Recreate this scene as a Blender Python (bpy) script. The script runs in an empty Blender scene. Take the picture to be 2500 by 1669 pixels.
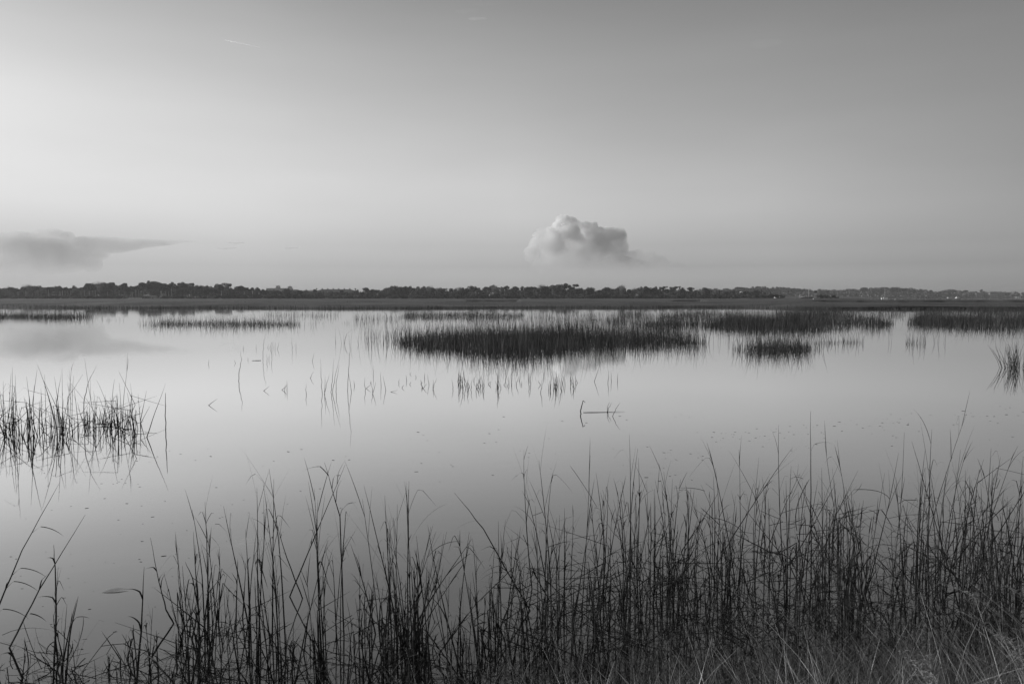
import bpy, math, random
import numpy as np
from mathutils import Vector, noise
R = math.radians
S = bpy.context.scene
COL = S.collection
random.seed(7)
RNG = np.random.default_rng(7)

# ------------------------------------------------------------------ camera
H, F, HOR = 2.2, 1944.4, 723.0            # eye height, focal length in photo pixels, row of the horizon
PITCH = math.atan((834.5 - HOR) / F)
cam = bpy.data.cameras.new('camera')
cam.lens = 28.0; cam.sensor_width = 36.0; cam.clip_start = 0.05; cam.clip_end = 60000
cam.dof.use_dof = True; cam.dof.focus_distance = 13.0; cam.dof.aperture_fstop = 9
camo = bpy.data.objects.new('camera', cam); COL.objects.link(camo)
camo.location = (0, 0, H); camo.rotation_euler = (math.pi / 2 - PITCH, 0, 0)
S.camera = camo

# ------------------------------------------------------------------ sky, sun, exposure
SUN_AZ, SUN_EL = -80.0, 10.0
w = bpy.data.worlds.new('World'); S.world = w; w.use_nodes = True
nt = w.node_tree; bg = nt.nodes['Background']; L = nt.links.new

def nd(t, typ, **kw):
    n = t.nodes.new(typ)
    for k, v in kw.items(): setattr(n, k, v)
    return n
def mth(t, op, a, b=None, c=None, clamp=False):
    n = t.nodes.new('ShaderNodeMath'); n.operation = op; n.use_clamp = clamp
    for i, v in enumerate((a, b, c)):
        if v is None: continue
        if isinstance(v, (int, float)): n.inputs[i].default_value = v
        else: t.links.new(v, n.inputs[i])
    return n.outputs[0]

sky = nd(nt, 'ShaderNodeTexSky', sky_type='NISHITA', sun_disc=False)
sky.sun_elevation = R(SUN_EL); sky.sun_rotation = R(SUN_AZ); sky.dust_density = 2.0
bw = nd(nt, 'ShaderNodeRGBToBW'); L(sky.outputs[0], bw.inputs[0])
tc = nd(nt, 'ShaderNodeTexCoord'); sp = nd(nt, 'ShaderNodeSeparateXYZ'); L(tc.outputs['Generated'], sp.inputs[0])
el = mth(nt, 'MULTIPLY', mth(nt, 'ARCSINE', sp.outputs['Z']), 180 / math.pi)
az = mth(nt, 'MULTIPLY_ADD', mth(nt, 'ARCTAN2', sp.outputs['X'], sp.outputs['Y']), 0.5 / math.pi, 0.5)
ROWS = [
(0.7,(1.05,1.69,2.32,2.25,1.64)),
(2.1,(0.80,1.25,1.47,1.35,1.00)),
(3.6,(0.83,1.18,1.31,1.17,0.84)),
(5.8,(1.01,1.31,1.45,1.27,0.83)),
(8,(1.12,1.41,1.52,1.26,0.80)),
(12.3,(1.33,1.45,1.40,1.16,0.82)),
(16.4,(1.25,1.36,1.31,1.11,0.82)),
(20.4,(1.02,1.14,1.10,0.94,0.69)),
(26,(0.86,1.03,1.01,0.92,0.67)),
(40,(0.72,0.84,0.85,0.80,0.68)),
]
prev = None
for i, (e, r) in enumerate(ROWS):
    rp = nd(nt, 'ShaderNodeValToRGB'); cr = rp.color_ramp; cr.interpolation = 'LINEAR'
    stops = [(-180, 1.15), (-80, .4), (-52, .6 * r[0]), (-32.7, r[0]), (-17.8, r[1]), (0, r[2]), (17.8, r[3]), (32.7, r[4]), (60, .8), (180, 1.15)]
    while len(cr.elements) < len(stops): cr.elements.new(.5)
    for k, (a_, v) in enumerate(stops):
        cr.elements[k].position = a_ / 360 + .5 if a_ > -180 else 0
        cr.elements[k].color = (v / 4,) * 3 + (1,)
    L(az, rp.inputs[0])
    if prev is None: prev = rp.outputs[0]
    else:
        mr = nd(nt, 'ShaderNodeMapRange', interpolation_type='LINEAR')
        L(el, mr.inputs[0]); mr.inputs[1].default_value = ROWS[i - 1][0]; mr.inputs[2].default_value = e
        mx = nd(nt, 'ShaderNodeMix', data_type='RGBA'); L(mr.outputs[0], mx.inputs[0]); L(prev, mx.inputs[6]); L(rp.outputs[0], mx.inputs[7])
        prev = mx.outputs[2]
# faint uneven veil of thin high cloud in the air
vm = nd(nt, 'ShaderNodeVectorMath', operation='MULTIPLY'); L(tc.outputs['Generated'], vm.inputs[0]); vm.inputs[1].default_value = (2.2, 2.2, 11)
nz = nd(nt, 'ShaderNodeTexNoise'); L(vm.outputs[0], nz.inputs['Vector']); nz.inputs['Scale'].default_value = 2.0; nz.inputs['Detail'].default_value = 4
veil = mth(nt, 'MULTIPLY_ADD', nz.outputs['Fac'], .10, .95)
pb = nd(nt, 'ShaderNodeRGBToBW'); L(prev, pb.inputs[0])
lum = mth(nt, 'MULTIPLY', mth(nt, 'MULTIPLY', bw.outputs[0], pb.outputs[0]), veil)
L(lum, bg.inputs['Color']); bg.inputs['Strength'].default_value = 0.15 * 4 * 1.0

sl = bpy.data.lights.new('sun', 'SUN'); sl.energy = 3.6; sl.angle = R(.6); sl.color = (1, 1, 1)
so = bpy.data.objects.new('sun', sl); COL.objects.link(so)
sdir = Vector((math.sin(R(SUN_AZ)) * math.cos(R(SUN_EL)), math.cos(R(SUN_AZ)) * math.cos(R(SUN_EL)), math.sin(R(SUN_EL))))
so.rotation_euler = sdir.to_track_quat('Z', 'Y').to_euler()

S.view_settings.view_transform = 'Standard'; S.view_settings.look = 'None'
S.view_settings.exposure = 0; S.view_settings.gamma = 1; S.view_settings.use_curve_mapping = False
S.render.engine = 'CYCLES'
S.cycles.use_denoising = True; S.cycles.denoising_prefilter = 'ACCURATE'
S.cycles.max_bounces = 32; S.cycles.diffuse_bounces = 3; S.cycles.glossy_bounces = 3; S.cycles.transparent_max_bounces = 24; S.cycles.volume_bounces = 30
S.cycles.volume_max_steps = 256
S.render.film_transparent = False

# ------------------------------------------------------------------ helpers
cp, sn = math.cos(PITCH), math.sin(PITCH)
def ray(px, py):
    a, b = (px - 1250) / F, -(py - 834.5) / F
    return Vector((a, cp + b * sn, -sn + b * cp))
def ground(px, py, z=0.0):                # point on the level z seen at a photo pixel
    r = ray(px, py); t = (z - H) / r.z
    return Vector((r.x * t, r.y * t, z))
def at(px, py, Y):                        # point at depth Y along a photo pixel
    r = ray(px, py); t = Y / r.y
    return Vector((r.x * t, Y, H + r.z * t))

def mesh_np(name, V, Fq, mat=None, smooth=True):
    me = bpy.data.meshes.new(name)
    V = np.asarray(V, dtype=np.float32).reshape(-1, 3); Fq = np.asarray(Fq, dtype=np.int32)
    n = Fq.shape[1]
    me.vertices.add(len(V)); me.vertices.foreach_set('co', V.ravel())
    me.loops.add(Fq.size); me.loops.foreach_set('vertex_index', Fq.ravel())
    me.polygons.add(len(Fq)); me.polygons.foreach_set('loop_start', np.arange(0, Fq.size, n, dtype=np.int32))
    me.polygons.foreach_set('use_smooth', np.full(len(Fq), smooth))
    me.update(calc_edges=True); me.validate()
    if mat: me.materials.append(mat)
    return me

class MB:                                 # collects quads and triangles (as quads), links as ONE mesh
    def __init__(s): s.v = []; s.f = []
    def add(s, vs, fs):
        b = len(s.v); s.v += [tuple(v) for v in vs]; s.f += [tuple(i + b for i in f) for f in fs]
    def box(s, x0, x1, y0, y1, z0, z1):
        s.add([(x0, y0, z0), (x1, y0, z0), (x1, y1, z0), (x0, y1, z0), (x0, y0, z1), (x1, y0, z1), (x1, y1, z1), (x0, y1, z1)],
              [(0, 3, 2, 1), (4, 5, 6, 7), (0, 1, 5, 4), (1, 2, 6, 5), (2, 3, 7, 6), (3, 0, 4, 7)])
    def hip(s, x0, x1, y0, y1, z0, z1, k=1.0):
        ym = (y0 + y1) / 2; q = (y1 - y0) / 2 * k
        s.add([(x0, y0, z0), (x1, y0, z0), (x1, y1, z0), (x0, y1, z0), (x0 + q, ym, z1), (x1 - q, ym, z1)],
              [(0, 3, 2, 1), (0, 1, 5, 4), (1, 2, 5), (2, 3, 4, 5), (3, 0, 4)])
    def tube(s, pts, rad, n=4):
        b = len(s.v); pts = [Vector(p) for p in pts]; m = len(pts)
        side = None
        for i, p in enumerate(pts):
            t = (pts[min(i + 1, m - 1)] - pts[max(i - 1, 0)]); t = t.normalized() if t.length > 1e-9 else Vector((0, 0, 1))
            if side is None: side = t.cross(Vector((.3, 1, .2))).normalized()
            else:
                side = side - t * side.dot(t)
                side = side.normalized() if side.length > 1e-6 else t.orthogonal().normalized()
            o = t.cross(side)
            for k in range(n):
                a = 2 * math.pi * k / n
                s.v.append(tuple(p + (side * math.cos(a) + o * math.sin(a)) * rad[i]))
        for i in range(m - 1):
            for k in range(n):
                s.f.append((b + i * n + k, b + i * n + (k + 1) % n, b + (i + 1) * n + (k + 1) % n, b + (i + 1) * n + k))
        s.f.append(tuple(b + k for k in reversed(range(n)))); s.f.append(tuple(b + (m - 1) * n + k for k in range(n)))
    def ribbon(s, pts, wid, side):
        b = len(s.v)
        for p, q in zip(pts, wid):
            s.v.append(tuple(p - side * q * .5)); s.v.append(tuple(p + side * q * .5))
        for i in range(len(pts) - 1):
            s.f.append((b + 2 * i, b + 2 * i + 1, b + 2 * i + 3, b + 2 * i + 2))
    def build(s, name, mat, parent=None, smooth=False, loc=None):
        me = bpy.data.meshes.new(name); me.from_pydata(s.v, [], s.f); me.update()
        if smooth: me.polygons.foreach_set('use_smooth', [True] * len(me.polygons))
        me.materials.append(mat)
        return link(name, me, parent, loc)
def link(name, data, parent=None, loc=None):
    o = bpy.data.objects.new(name, data); COL.objects.link(o)
    if parent: o.parent = parent
    if loc is not None: o.location = loc
    return o
def tag(o, label=None, cat=None, group=None, kind=None):
    if label: o['label'] = label
    if cat: o['category'] = cat
    if group: o['group'] = group
    if kind: o['kind'] = kind
    return o
def thing(name, label, cat, loc, group=None, rz=0):
    o = link(name, None, None, loc); o.rotation_euler.z = rz; o.empty_display_size = .2
    return tag(o, label, cat, group)

def grey(name, a, b, scale=6.0, rough=.8, detail=5, spec=.2, bump=0, coord='Object'):
    m = bpy.data.materials.new(name); m.use_nodes = True; t = m.node_tree; p = t.nodes['Principled BSDF']
    c = nd(t, 'ShaderNodeTexCoord'); n = nd(t, 'ShaderNodeTexNoise'); n.inputs['Scale'].default_value = scale; n.inputs['Detail'].default_value = detail
    t.links.new(c.outputs[coord], n.inputs['Vector'])
    r = nd(t, 'ShaderNodeValToRGB'); r.color_ramp.elements[0].position = .32; r.color_ramp.elements[1].position = .68
    r.color_ramp.elements[0].color = (a, a, a, 1); r.color_ramp.elements[1].color = (b, b, b, 1)
    t.links.new(n.outputs['Fac'], r.inputs[0]); t.links.new(r.outputs[0], p.inputs['Base Color'])
    p.inputs['Roughness'].default_value = rough; p.inputs['Specular IOR Level'].default_value = spec
    if bump:
        bm_ = nd(t, 'ShaderNodeBump'); bm_.inputs['Distance'].default_value = bump
        t.links.new(n.outputs['Fac'], bm_.inputs['Height']); t.links.new(bm_.outputs[0], p.inputs['Normal'])
    return m
def per_tree(m, lo, hi):
    t = m.node_tree; p = t.nodes['Principled BSDF']; src = p.inputs['Base Color'].links[0].from_socket
    oi = nd(t, 'ShaderNodeObjectInfo'); mr = nd(t, 'ShaderNodeMapRange'); t.links.new(oi.outputs['Random'], mr.inputs[0]); mr.inputs[3].default_value = lo; mr.inputs[4].default_value = hi
    v = nd(t, 'ShaderNodeVectorMath', operation='SCALE'); t.links.new(src, v.inputs[0]); t.links.new(mr.outputs[0], v.inputs['Scale']); t.links.new(v.outputs[0], p.inputs['Base Color'])
    return m
M = dict(
    reed=grey('wet_reed', .008, .036, 9, .7, spec=.1), leaf=grey('reed_leaf', .010, .06, 7, .7, spec=.1),
    far_reed=grey('far_reed', .025, .10, 1.3, .8, coord='Object'), meadow=grey('marsh_grass_top', .05, .15, .06, .95, 8),
    fringe=grey('marsh_grass', .035, .12, .25, .9), dry=grey('dry_grass', .08, .6, 7, .8),
    green=grey('bank_grass', .04, .30, 4, .8), fleck=grey('floating_bits', .03, .08, 30, .6),
    mud=grey('mud', .04, .08, 3, .9, bump=.02), land=grey('shore_soil', .06, .12, .05, .95),
    crown=per_tree(grey('leafy_crown', .03, .13, .35, .9), .35, 1.9), crown2=per_tree(grey('pine_crown', .02, .07, .35, .9), .5, 1.6),
    bare=grey('bare_twigs', .10, .22, .5, .9), trunk=grey('bark', .05, .12, 2, .9), palm_trunk=grey('palm_bark', .25, .42, 2, .9),
    wall=grey('pale_stucco', .34, .42, .4, .8), greywall=grey('grey_wall', .16, .22, .4, .8), roof=grey('roof_tiles', .07, .11, .5, .8), glass=grey('window_glass', .03, .05, 1, .2, spec=.5),
    white=grey('white_paint', .6, .68, 2, .5), dull=grey('weathered_boards', .24, .34, 1, .8), metal=grey('mast_metal', .5, .6, 2, .4),
    leafpale=grey('pale_dead_leaf', .75, .9, 25, .6))

# ------------------------------------------------------------------ setting: water, bank, shores
def water_mat():
    m = bpy.data.materials.new('still_water'); m.use_nodes = True; t = m.node_tree; t.nodes.clear()
    out = nd(t, 'ShaderNodeOutputMaterial'); g = nd(t, 'ShaderNodeBsdfGlossy'); d = nd(t, 'ShaderNodeBsdfDiffuse'); mix = nd(t, 'ShaderNodeMixShader')
    g.inputs['Color'].default_value = (1, 1, 1, 1); g.inputs['Roughness'].default_value = .03
    d.inputs['Color'].default_value = (.045, .045, .045, 1)
    geo = nd(t, 'ShaderNodeNewGeometry'); mp = nd(t, 'ShaderNodeMapping'); mp.inputs['Scale'].default_value = (1.0, 1.9, 1)
    t.links.new(geo.outputs['Position'], mp.inputs[0])
    n1 = nd(t, 'ShaderNodeTexNoise'); n1.inputs['Scale'].default_value = 2.2; n1.inputs['Detail'].default_value = 3; n1.inputs['Roughness'].default_value = .5
    n2 = nd(t, 'ShaderNodeTexNoise'); n2.inputs['Scale'].default_value = .07; n2.inputs['Detail'].default_value = 2
    t.links.new(mp.outputs[0], n1.inputs['Vector']); t.links.new(mp.outputs[0], n2.inputs['Vector'])
    patch = mth(t, 'MULTIPLY_ADD', n2.outputs['Fac'], 1.6, -.35, clamp=True)
    b = nd(t, 'ShaderNodeBump'); b.inputs['Strength'].default_value = 1.0; b.inputs['Distance'].default_value = .0011
    t.links.new(mth(t, 'MULTIPLY', n1.outputs['Fac'], patch), b.inputs['Height']); t.links.new(b.outputs[0], g.inputs['Normal'])
    lw = nd(t, 'ShaderNodeLayerWeight'); lw.inputs['Blend'].default_value = .5
    r = nd(t, 'ShaderNodeValToRGB'); cr = r.color_ramp       # reflectance against (1 - cos of the view angle)
    st = [(0, .03), (.4, .14), (.56, .30), (.67, .43), (.73, .52), (.81, .75), (.854, .87), (.89, .96), (1, 1)]
    while len(cr.elements) < len(st): cr.elements.new(.5)
    for e, (p_, v) in zip(cr.elements, st): e.position = p_; e.color = (v, v, v, 1)
    t.links.new(lw.outputs['Facing'], r.inputs[0]); t.links.new(r.outputs[0], mix.inputs[0])
    t.links.new(d.outputs[0], mix.inputs[1]); t.links.new(g.outputs[0], mix.inputs[2]); t.links.new(mix.outputs[0], out.inputs[0])
    return m
wm = MB(); wm.add([(-2300, -60, 0), (2300, -60, 0), (2300, 2400, 0), (-2300, 2400, 0)], [(0, 1, 2, 3)])
tag(wm.build('water', water_mat()), kind='structure')

def grid(name, x0, x1, y0, y1, nx, ny, fz, mat):
    X, Y = np.meshgrid(np.linspace(x0, x1, nx), np.linspace(y0, y1, ny))
    Z = fz(X, Y); V = np.stack([X, Y, Z], -1).reshape(-1, 3)
    i = (np.arange(ny - 1)[:, None] * nx + np.arange(nx - 1)).ravel()
    return link(name, mesh_np(name, V, np.stack([i, i + 1, i + nx + 1, i + nx], -1), mat))
def fbm(X, Y, s, o=4, seed=0):
    Z = np.zeros_like(X, dtype=float); a = 1.0; rs = np.random.default_rng(seed)
    for _ in range(o):
        for _k in range(5):
            th, ph = rs.uniform(0, 6.28, 2); f = s * rs.uniform(.7, 1.4)
            Z += a * np.sin((X * math.cos(th) + Y * math.sin(th)) * f + ph) / 5
        a *= .55; s *= 2.1
    return Z
def sm(a, b, x): t = np.clip((x - a) / (b - a), 0, 1); return t * t * (3 - 2 * t)

# the near bank: just below the frame, rising towards the viewer
tag(grid('bank', -40, 40, -55, 4.6, 90, 90, lambda X, Y: -.25 + .95 * sm(4.4 + .35 * np.sin(X * .5) + .02 * X, -1.0, Y) + .03 * fbm(X, Y, 1.2), M['mud']), kind='structure')

def near_shore(X, Y):
    edge = 560 + 8 * np.sin(X * .02) + 6 * np.sin(X * .051 + 1)
    right = sm(262, 236, X)
    return -.6 + (.9 + .08 * fbm(X, Y, .03)) * sm(0, 25, Y - edge) * right * sm(1010, 960, Y) * sm(-900, -860, X)
tag(grid('wooded_shore', -900, 300, 540, 1015, 260, 100, near_shore, M['land']), kind='structure')
def far_shore(X, Y):
    edge = 1190 + 12 * np.sin(X * .012)
    return -.6 + (2.0 + .3 * fbm(X, Y, .02)) * sm(0, 30, Y - edge)
tag(grid('far_shore', -1500, 1700, 1150, 1500, 200, 40, far_shore, M['land']), kind='structure')

# marsh meadow: a thick mat of grass with pools cut through it
def inpoly(X, Y, poly):
    ins = np.zeros(X.shape, bool); n = len(poly)
    for i in range(n):
        (x0, y0), (x1, y1) = poly[i], poly[(i + 1) % n]
        c = ((y0 > Y) != (y1 > Y)); xi = x0 + (Y - y0) * (x1 - x0) / (y1 - y0 + 1e-12)
        ins ^= c & (X < xi)
    return ins
def gp(poly): return [tuple(ground(x, y))[:2] for x, y in poly]
POOLS = [gp([(1150, 735.6), (1262, 735.4), (1262, 744.5), (1150, 744.5)]), gp([(1660, 735.6), (1712, 735.3), (1716, 744.5), (1650, 744.5)]),
         gp([(1960, 737), (2550, 736.6), (2600, 749), (2400, 747), (2200, 749), (2030, 747)])]
def meadow_z(X, Y):
    PX = 1250 + F * X / Y
    front = 147 + 4 * np.sin(X * .045) + 2.5 * np.sin(X * .13 + 2) + 7 * sm(900, 1300, PX) * fbm(X, X * 0, .11, 3, 31) - 12 * sm(1830, 1960, PX) + 10 * sm(200, -200, PX)
    back = np.where(PX > 2030, 380.0, 575.0)
    m = (.5 * sm(0, 1.5, Y - front) + .5 * sm(2, 30, Y - front)) * sm(6, 0, Y - back)
    for p in POOLS: m = m * (1 - inpoly(X, Y, p))
    return -.3 + m * (1.15 - .5 * sm(200, 520, Y) + .06 * fbm(X, Y, .5) + .08 * fbm(X, Y, .04, 3, 5) - .0 * Y)
tag(grid('marsh_meadow', -460, 400, 140, 582, 560, 300, meadow_z, M['meadow']), 'flat dense marsh grass meadow between the water and the far trees', 'marsh grass', kind='stuff')

# ------------------------------------------------------------------ reeds at a distance (far too many to count)
def blades(P0, hgt, wid, lean=.14, droop=.2, seg=4):
    n = len(P0); t = np.linspace(0, 1, seg + 1)[None, :, None]
    la = RNG.normal(0, lean, (n, 1, 2)) * hgt[:, None, None]
    dr = (RNG.random((n, 1, 1)) < droop) * RNG.uniform(.2, .5, (n, 1, 1))
    Pxy = P0[:, None, :2] + la * (.5 * t + .5 * t * t) + la / (lean + 1e-6) * dr * .9 * t ** 4
    Pz = hgt[:, None, None] * (t - dr * 1.1 * np.clip(t - .55, 0, 1) ** 1.4)
    P = np.concatenate([Pxy, Pz + P0[:, None, 2:3]], -1)
    a = RNG.uniform(-.9, .9, n); side = np.stack([np.cos(a), np.sin(a), 0 * a], -1)[:, None, :]
    wd = wid[:, None, None] * np.clip(1.02 - t ** 1.6, .12, 1) * .5
    V = np.stack([P - side * wd, P + side * wd], 2).reshape(n, -1, 3)
    m = (seg + 1) * 2; q = np.array([(2 * i, 2 * i + 1, 2 * i + 3, 2 * i + 2) for i in range(seg)])
    Fq = (q[None] + (np.arange(n) * m)[:, None, None]).reshape(-1, 4)
    return V.reshape(-1, 3), Fq
def scatter(poly, dens, clump=.0, soft=None):
    g = gp(poly); xs = [p[0] for p in g]; ys = [p[1] for p in g]
    n = int((max(xs) - min(xs)) * (max(ys) - min(ys)) * dens)
    X = RNG.uniform(min(xs), max(xs), n); Y = RNG.uniform(min(ys), max(ys), n)
    jx = fbm(X, Y, .9, 3, 11) * .9
    k = inpoly(X + jx * .6, Y + jx, g)
    if clump: k &= (fbm(X, Y, 1.6 if Y.mean() < 55 else .45, 4, 3) + RNG.normal(0, .15 if Y.mean() > 55 else .25, n)) > clump
    return np.stack([X[k], Y[k], np.zeros(k.sum()) - .04], -1)
def bed(label, zones, wid, hm, mat='far_reed', name='reed_bed'):
    Vs, Fs, b = [], [], 0
    zones = [(z[0], z[1] * .75) + tuple(z[2:]) if z[1] > 12 else z for z in zones] + [(z[0], z[1] * 1.0, z[2] if len(z) > 2 else 0, .5 * (z[3] if len(z) > 3 else 1)) for z in zones if z[1] > 12]
    for z in zones:
        poly, dens = z[0], z[1]; clump = z[2] if len(z) > 2 else 0; hs = z[3] if len(z) > 3 else 1
        P = scatter(poly, dens, clump)
        if not len(P): continue
        h = hm * hs * np.clip(RNG.normal(.62, .25, len(P)) + .28 * fbm(P[:, 0], P[:, 1], .6, 4, 21), .15, 1.3)
        V, Fq = blades(P, h, wid * RNG.uniform(.6, 1.3, len(P)))
        Vs.append(V); Fs.append(Fq + b); b += len(V)
    o = link(name, mesh_np(name, np.concatenate(Vs), np.concatenate(Fs), M[mat]))
    return tag(o, label, 'reeds', 'reed beds standing in the flat water', kind='stuff')
# polygons are given by where their corners stand on the water
bed('broad dark reed island in the middle of the water, densest of the beds',
    [([(985, 834), (1080, 824), (1200, 817), (1400, 817), (1560, 822), (1690, 830), (1735, 838), (1600, 843), (1450, 848), (1360, 862), (1250, 868), (1150, 862), (1060, 850), (1000, 843)], 44),
     ([(900, 835), (1000, 822), (1010, 846), (940, 842)], 14, .1), ([(1000, 832), (1100, 806), (1400, 796), (1650, 806), (1745, 834), (1500, 822), (1300, 817), (1150, 820)], 6.5, .0),
     ([(1150, 862), (1250, 868), (1360, 862), (1400, 880), (1150, 884)], 9, .25, .75),
     ([(850, 848), (960, 832), (1080, 862), (1250, 884), (1420, 872), (1600, 856), (1800, 846), (1780, 826), (1600, 828), (1360, 862), (1100, 856), (1000, 826)], 6, -.05, .95), ([(870, 812), (1000, 806), (1000, 830), (900, 834)], 5, .1), ([(800, 838), (1000, 806), (1080, 850), (930, 850)], 4, .1), ([(990, 872), (1420, 882), (1400, 862), (1000, 850)], 2.5, .1, .8)], .013, 1.12)
bed('dark reed bed behind and right of the middle island, running towards the right',
    [([(1540, 796), (1700, 802), (1850, 807), (2000, 807), (2100, 802), (2192, 791), (2140, 783), (2000, 779), (1850, 778), (1700, 782)], 22, -.25),
     ([(1500, 792), (1700, 782), (1900, 778), (2140, 783), (2200, 770), (2050, 760), (1700, 764), (1480, 778)], 6, .05), ([(1820, 785), (2080, 783), (2160, 770), (2000, 764), (1860, 768)], 6, -.05)], .017, 1.12)
bed('reed bed at the right edge beyond open water, with a dark water front',
    [([(2215, 790), (2300, 799), (2420, 803), (2600, 804), (2600, 778), (2350, 777), (2240, 780)], 22, -.25),
     ([(2190, 782), (2350, 777), (2620, 776), (2600, 752), (2280, 758)], 8, -.02), ([(2130, 776), (2290, 772), (2290, 764), (2100, 764)], .8, .0)], .017, 1.12)
bed('small dark reed island right of the middle with long reflections',
    [([(1815, 858), (1870, 862), (1965, 859), (1985, 853), (1930, 846), (1850, 847)], 70), ([(1785, 856), (1850, 862), (1990, 860), (2030, 850), (1900, 842), (1800, 848)], 16)], .011, .92)
bed('thin row of reeds trailing right from the small reed island',
    [([(1985, 842), (2110, 840), (2105, 834), (1985, 835)], 22, .0), ([(2110, 843), (2180, 841), (2180, 835), (2110, 836)], 5, .1), ([(2210, 842), (2265, 841), (2262, 834), (2210, 835)], 20, .0), ([(2280, 842), (2312, 840), (2308, 835), (2280, 836)], 8)], .012, .85)
bed('dark low reed strip at the far left edge of the water',
    [([(-40, 777), (120, 778), (225, 776), (225, 772), (60, 771), (-40, 769)], 14), ([(220, 786), (310, 788), (310, 782), (240, 780)], 14, .1), ([(-40, 770), (250, 776), (240, 764), (-40, 762)], .9)], .017, 1.05)
bed('long broken row of reeds on open water left of the middle island',
    [([(370, 794), (480, 796), (640, 797), (735, 795), (735, 789), (560, 787), (380, 788)], 14, .0), ([(730, 797), (800, 800), (960, 796), (960, 786), (760, 788)], 3.2, .1), ([(320, 790), (400, 794), (380, 786)], 6)], .014, .95)
bed('distant thin row of reeds close under the meadow edge at left',
    [([(640, 772), (820, 775), (830, 769), (650, 766)], 2.6, .0), ([(850, 780), (975, 782), (1000, 776), (870, 774)], 4, .0), ([(300, 768), (640, 770), (640, 765), (300, 764)], .5, .1)], .017, .95)
bed('low dark reed island behind the left end of the middle island',
    [([(975, 776), (1060, 779), (1260, 777), (1285, 769), (1150, 765), (990, 767)], 9), ([(1150, 792), (1290, 794), (1290, 778), (1130, 780)], 3, -.1)], .017, .8)
bed('loose scattered reeds and dark tufts between the far beds and the meadow',
    [([(1400, 784), (1530, 786), (1530, 779), (1440, 777)], 7), ([(1290, 778), (1400, 778), (1390, 774), (1300, 774)], 4), ([(1510, 770), (1570, 771), (1570, 764), (1510, 765)], 7), ([(1620, 775), (1690, 775), (1690, 769), (1610, 770)], 7),
     ([(1270, 800), (1560, 800), (1800, 780), (1900, 764), (1270, 764)], 2.2, .12), ([(1880, 780), (2200, 776), (2220, 756), (1900, 756)], 3, .1)], .017, 1.0)
# fringe of the meadow: the upright grass along its front and over its top
def fringe():
    n = 30000
    X = RNG.uniform(-280, 330, n); Y = 134 + RNG.uniform(0, 55, n)
    Z = meadow_z(X, Y); k = (Z > .15) & (Y < 188) & (abs(X) < Y * .72)
    P = np.stack([X[k], Y[k], Z[k] - .55], -1); m = len(P)
    n2 = 9000; X = RNG.uniform(-130, 140, n2); d = 1.5 - RNG.exponential(2.2, n2)
    PX = 1250 + F * (X / 147)
    front = 147 + 4 * np.sin(X * .045) + 2.5 * np.sin(X * .13 + 2) + 7 * sm(900, 1300, PX) * fbm(X, X * 0, .11, 3, 31) - 12 * sm(1830, 1960, PX) + 10 * sm(200, -200, PX)
    P2 = np.stack([X, front + d, np.zeros(n2)], -1)
    V1, F1 = blades(P, RNG.uniform(.5, .8, m), RNG.uniform(.04, .10, m), .2, .1, 2)
    V2, F2 = blades(P2, RNG.uniform(.25, .75, n2), RNG.uniform(.02, .05, n2), .15, .1, 2)
    o = link('marsh_grass', mesh_np('marsh_grass', np.concatenate([V1, V2]), np.concatenate([F1, F2 + len(V1)]), M['fringe']))
    tag(o, 'upright grass along the front edge and top of the marsh meadow', 'marsh grass', kind='stuff')
fringe()

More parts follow.
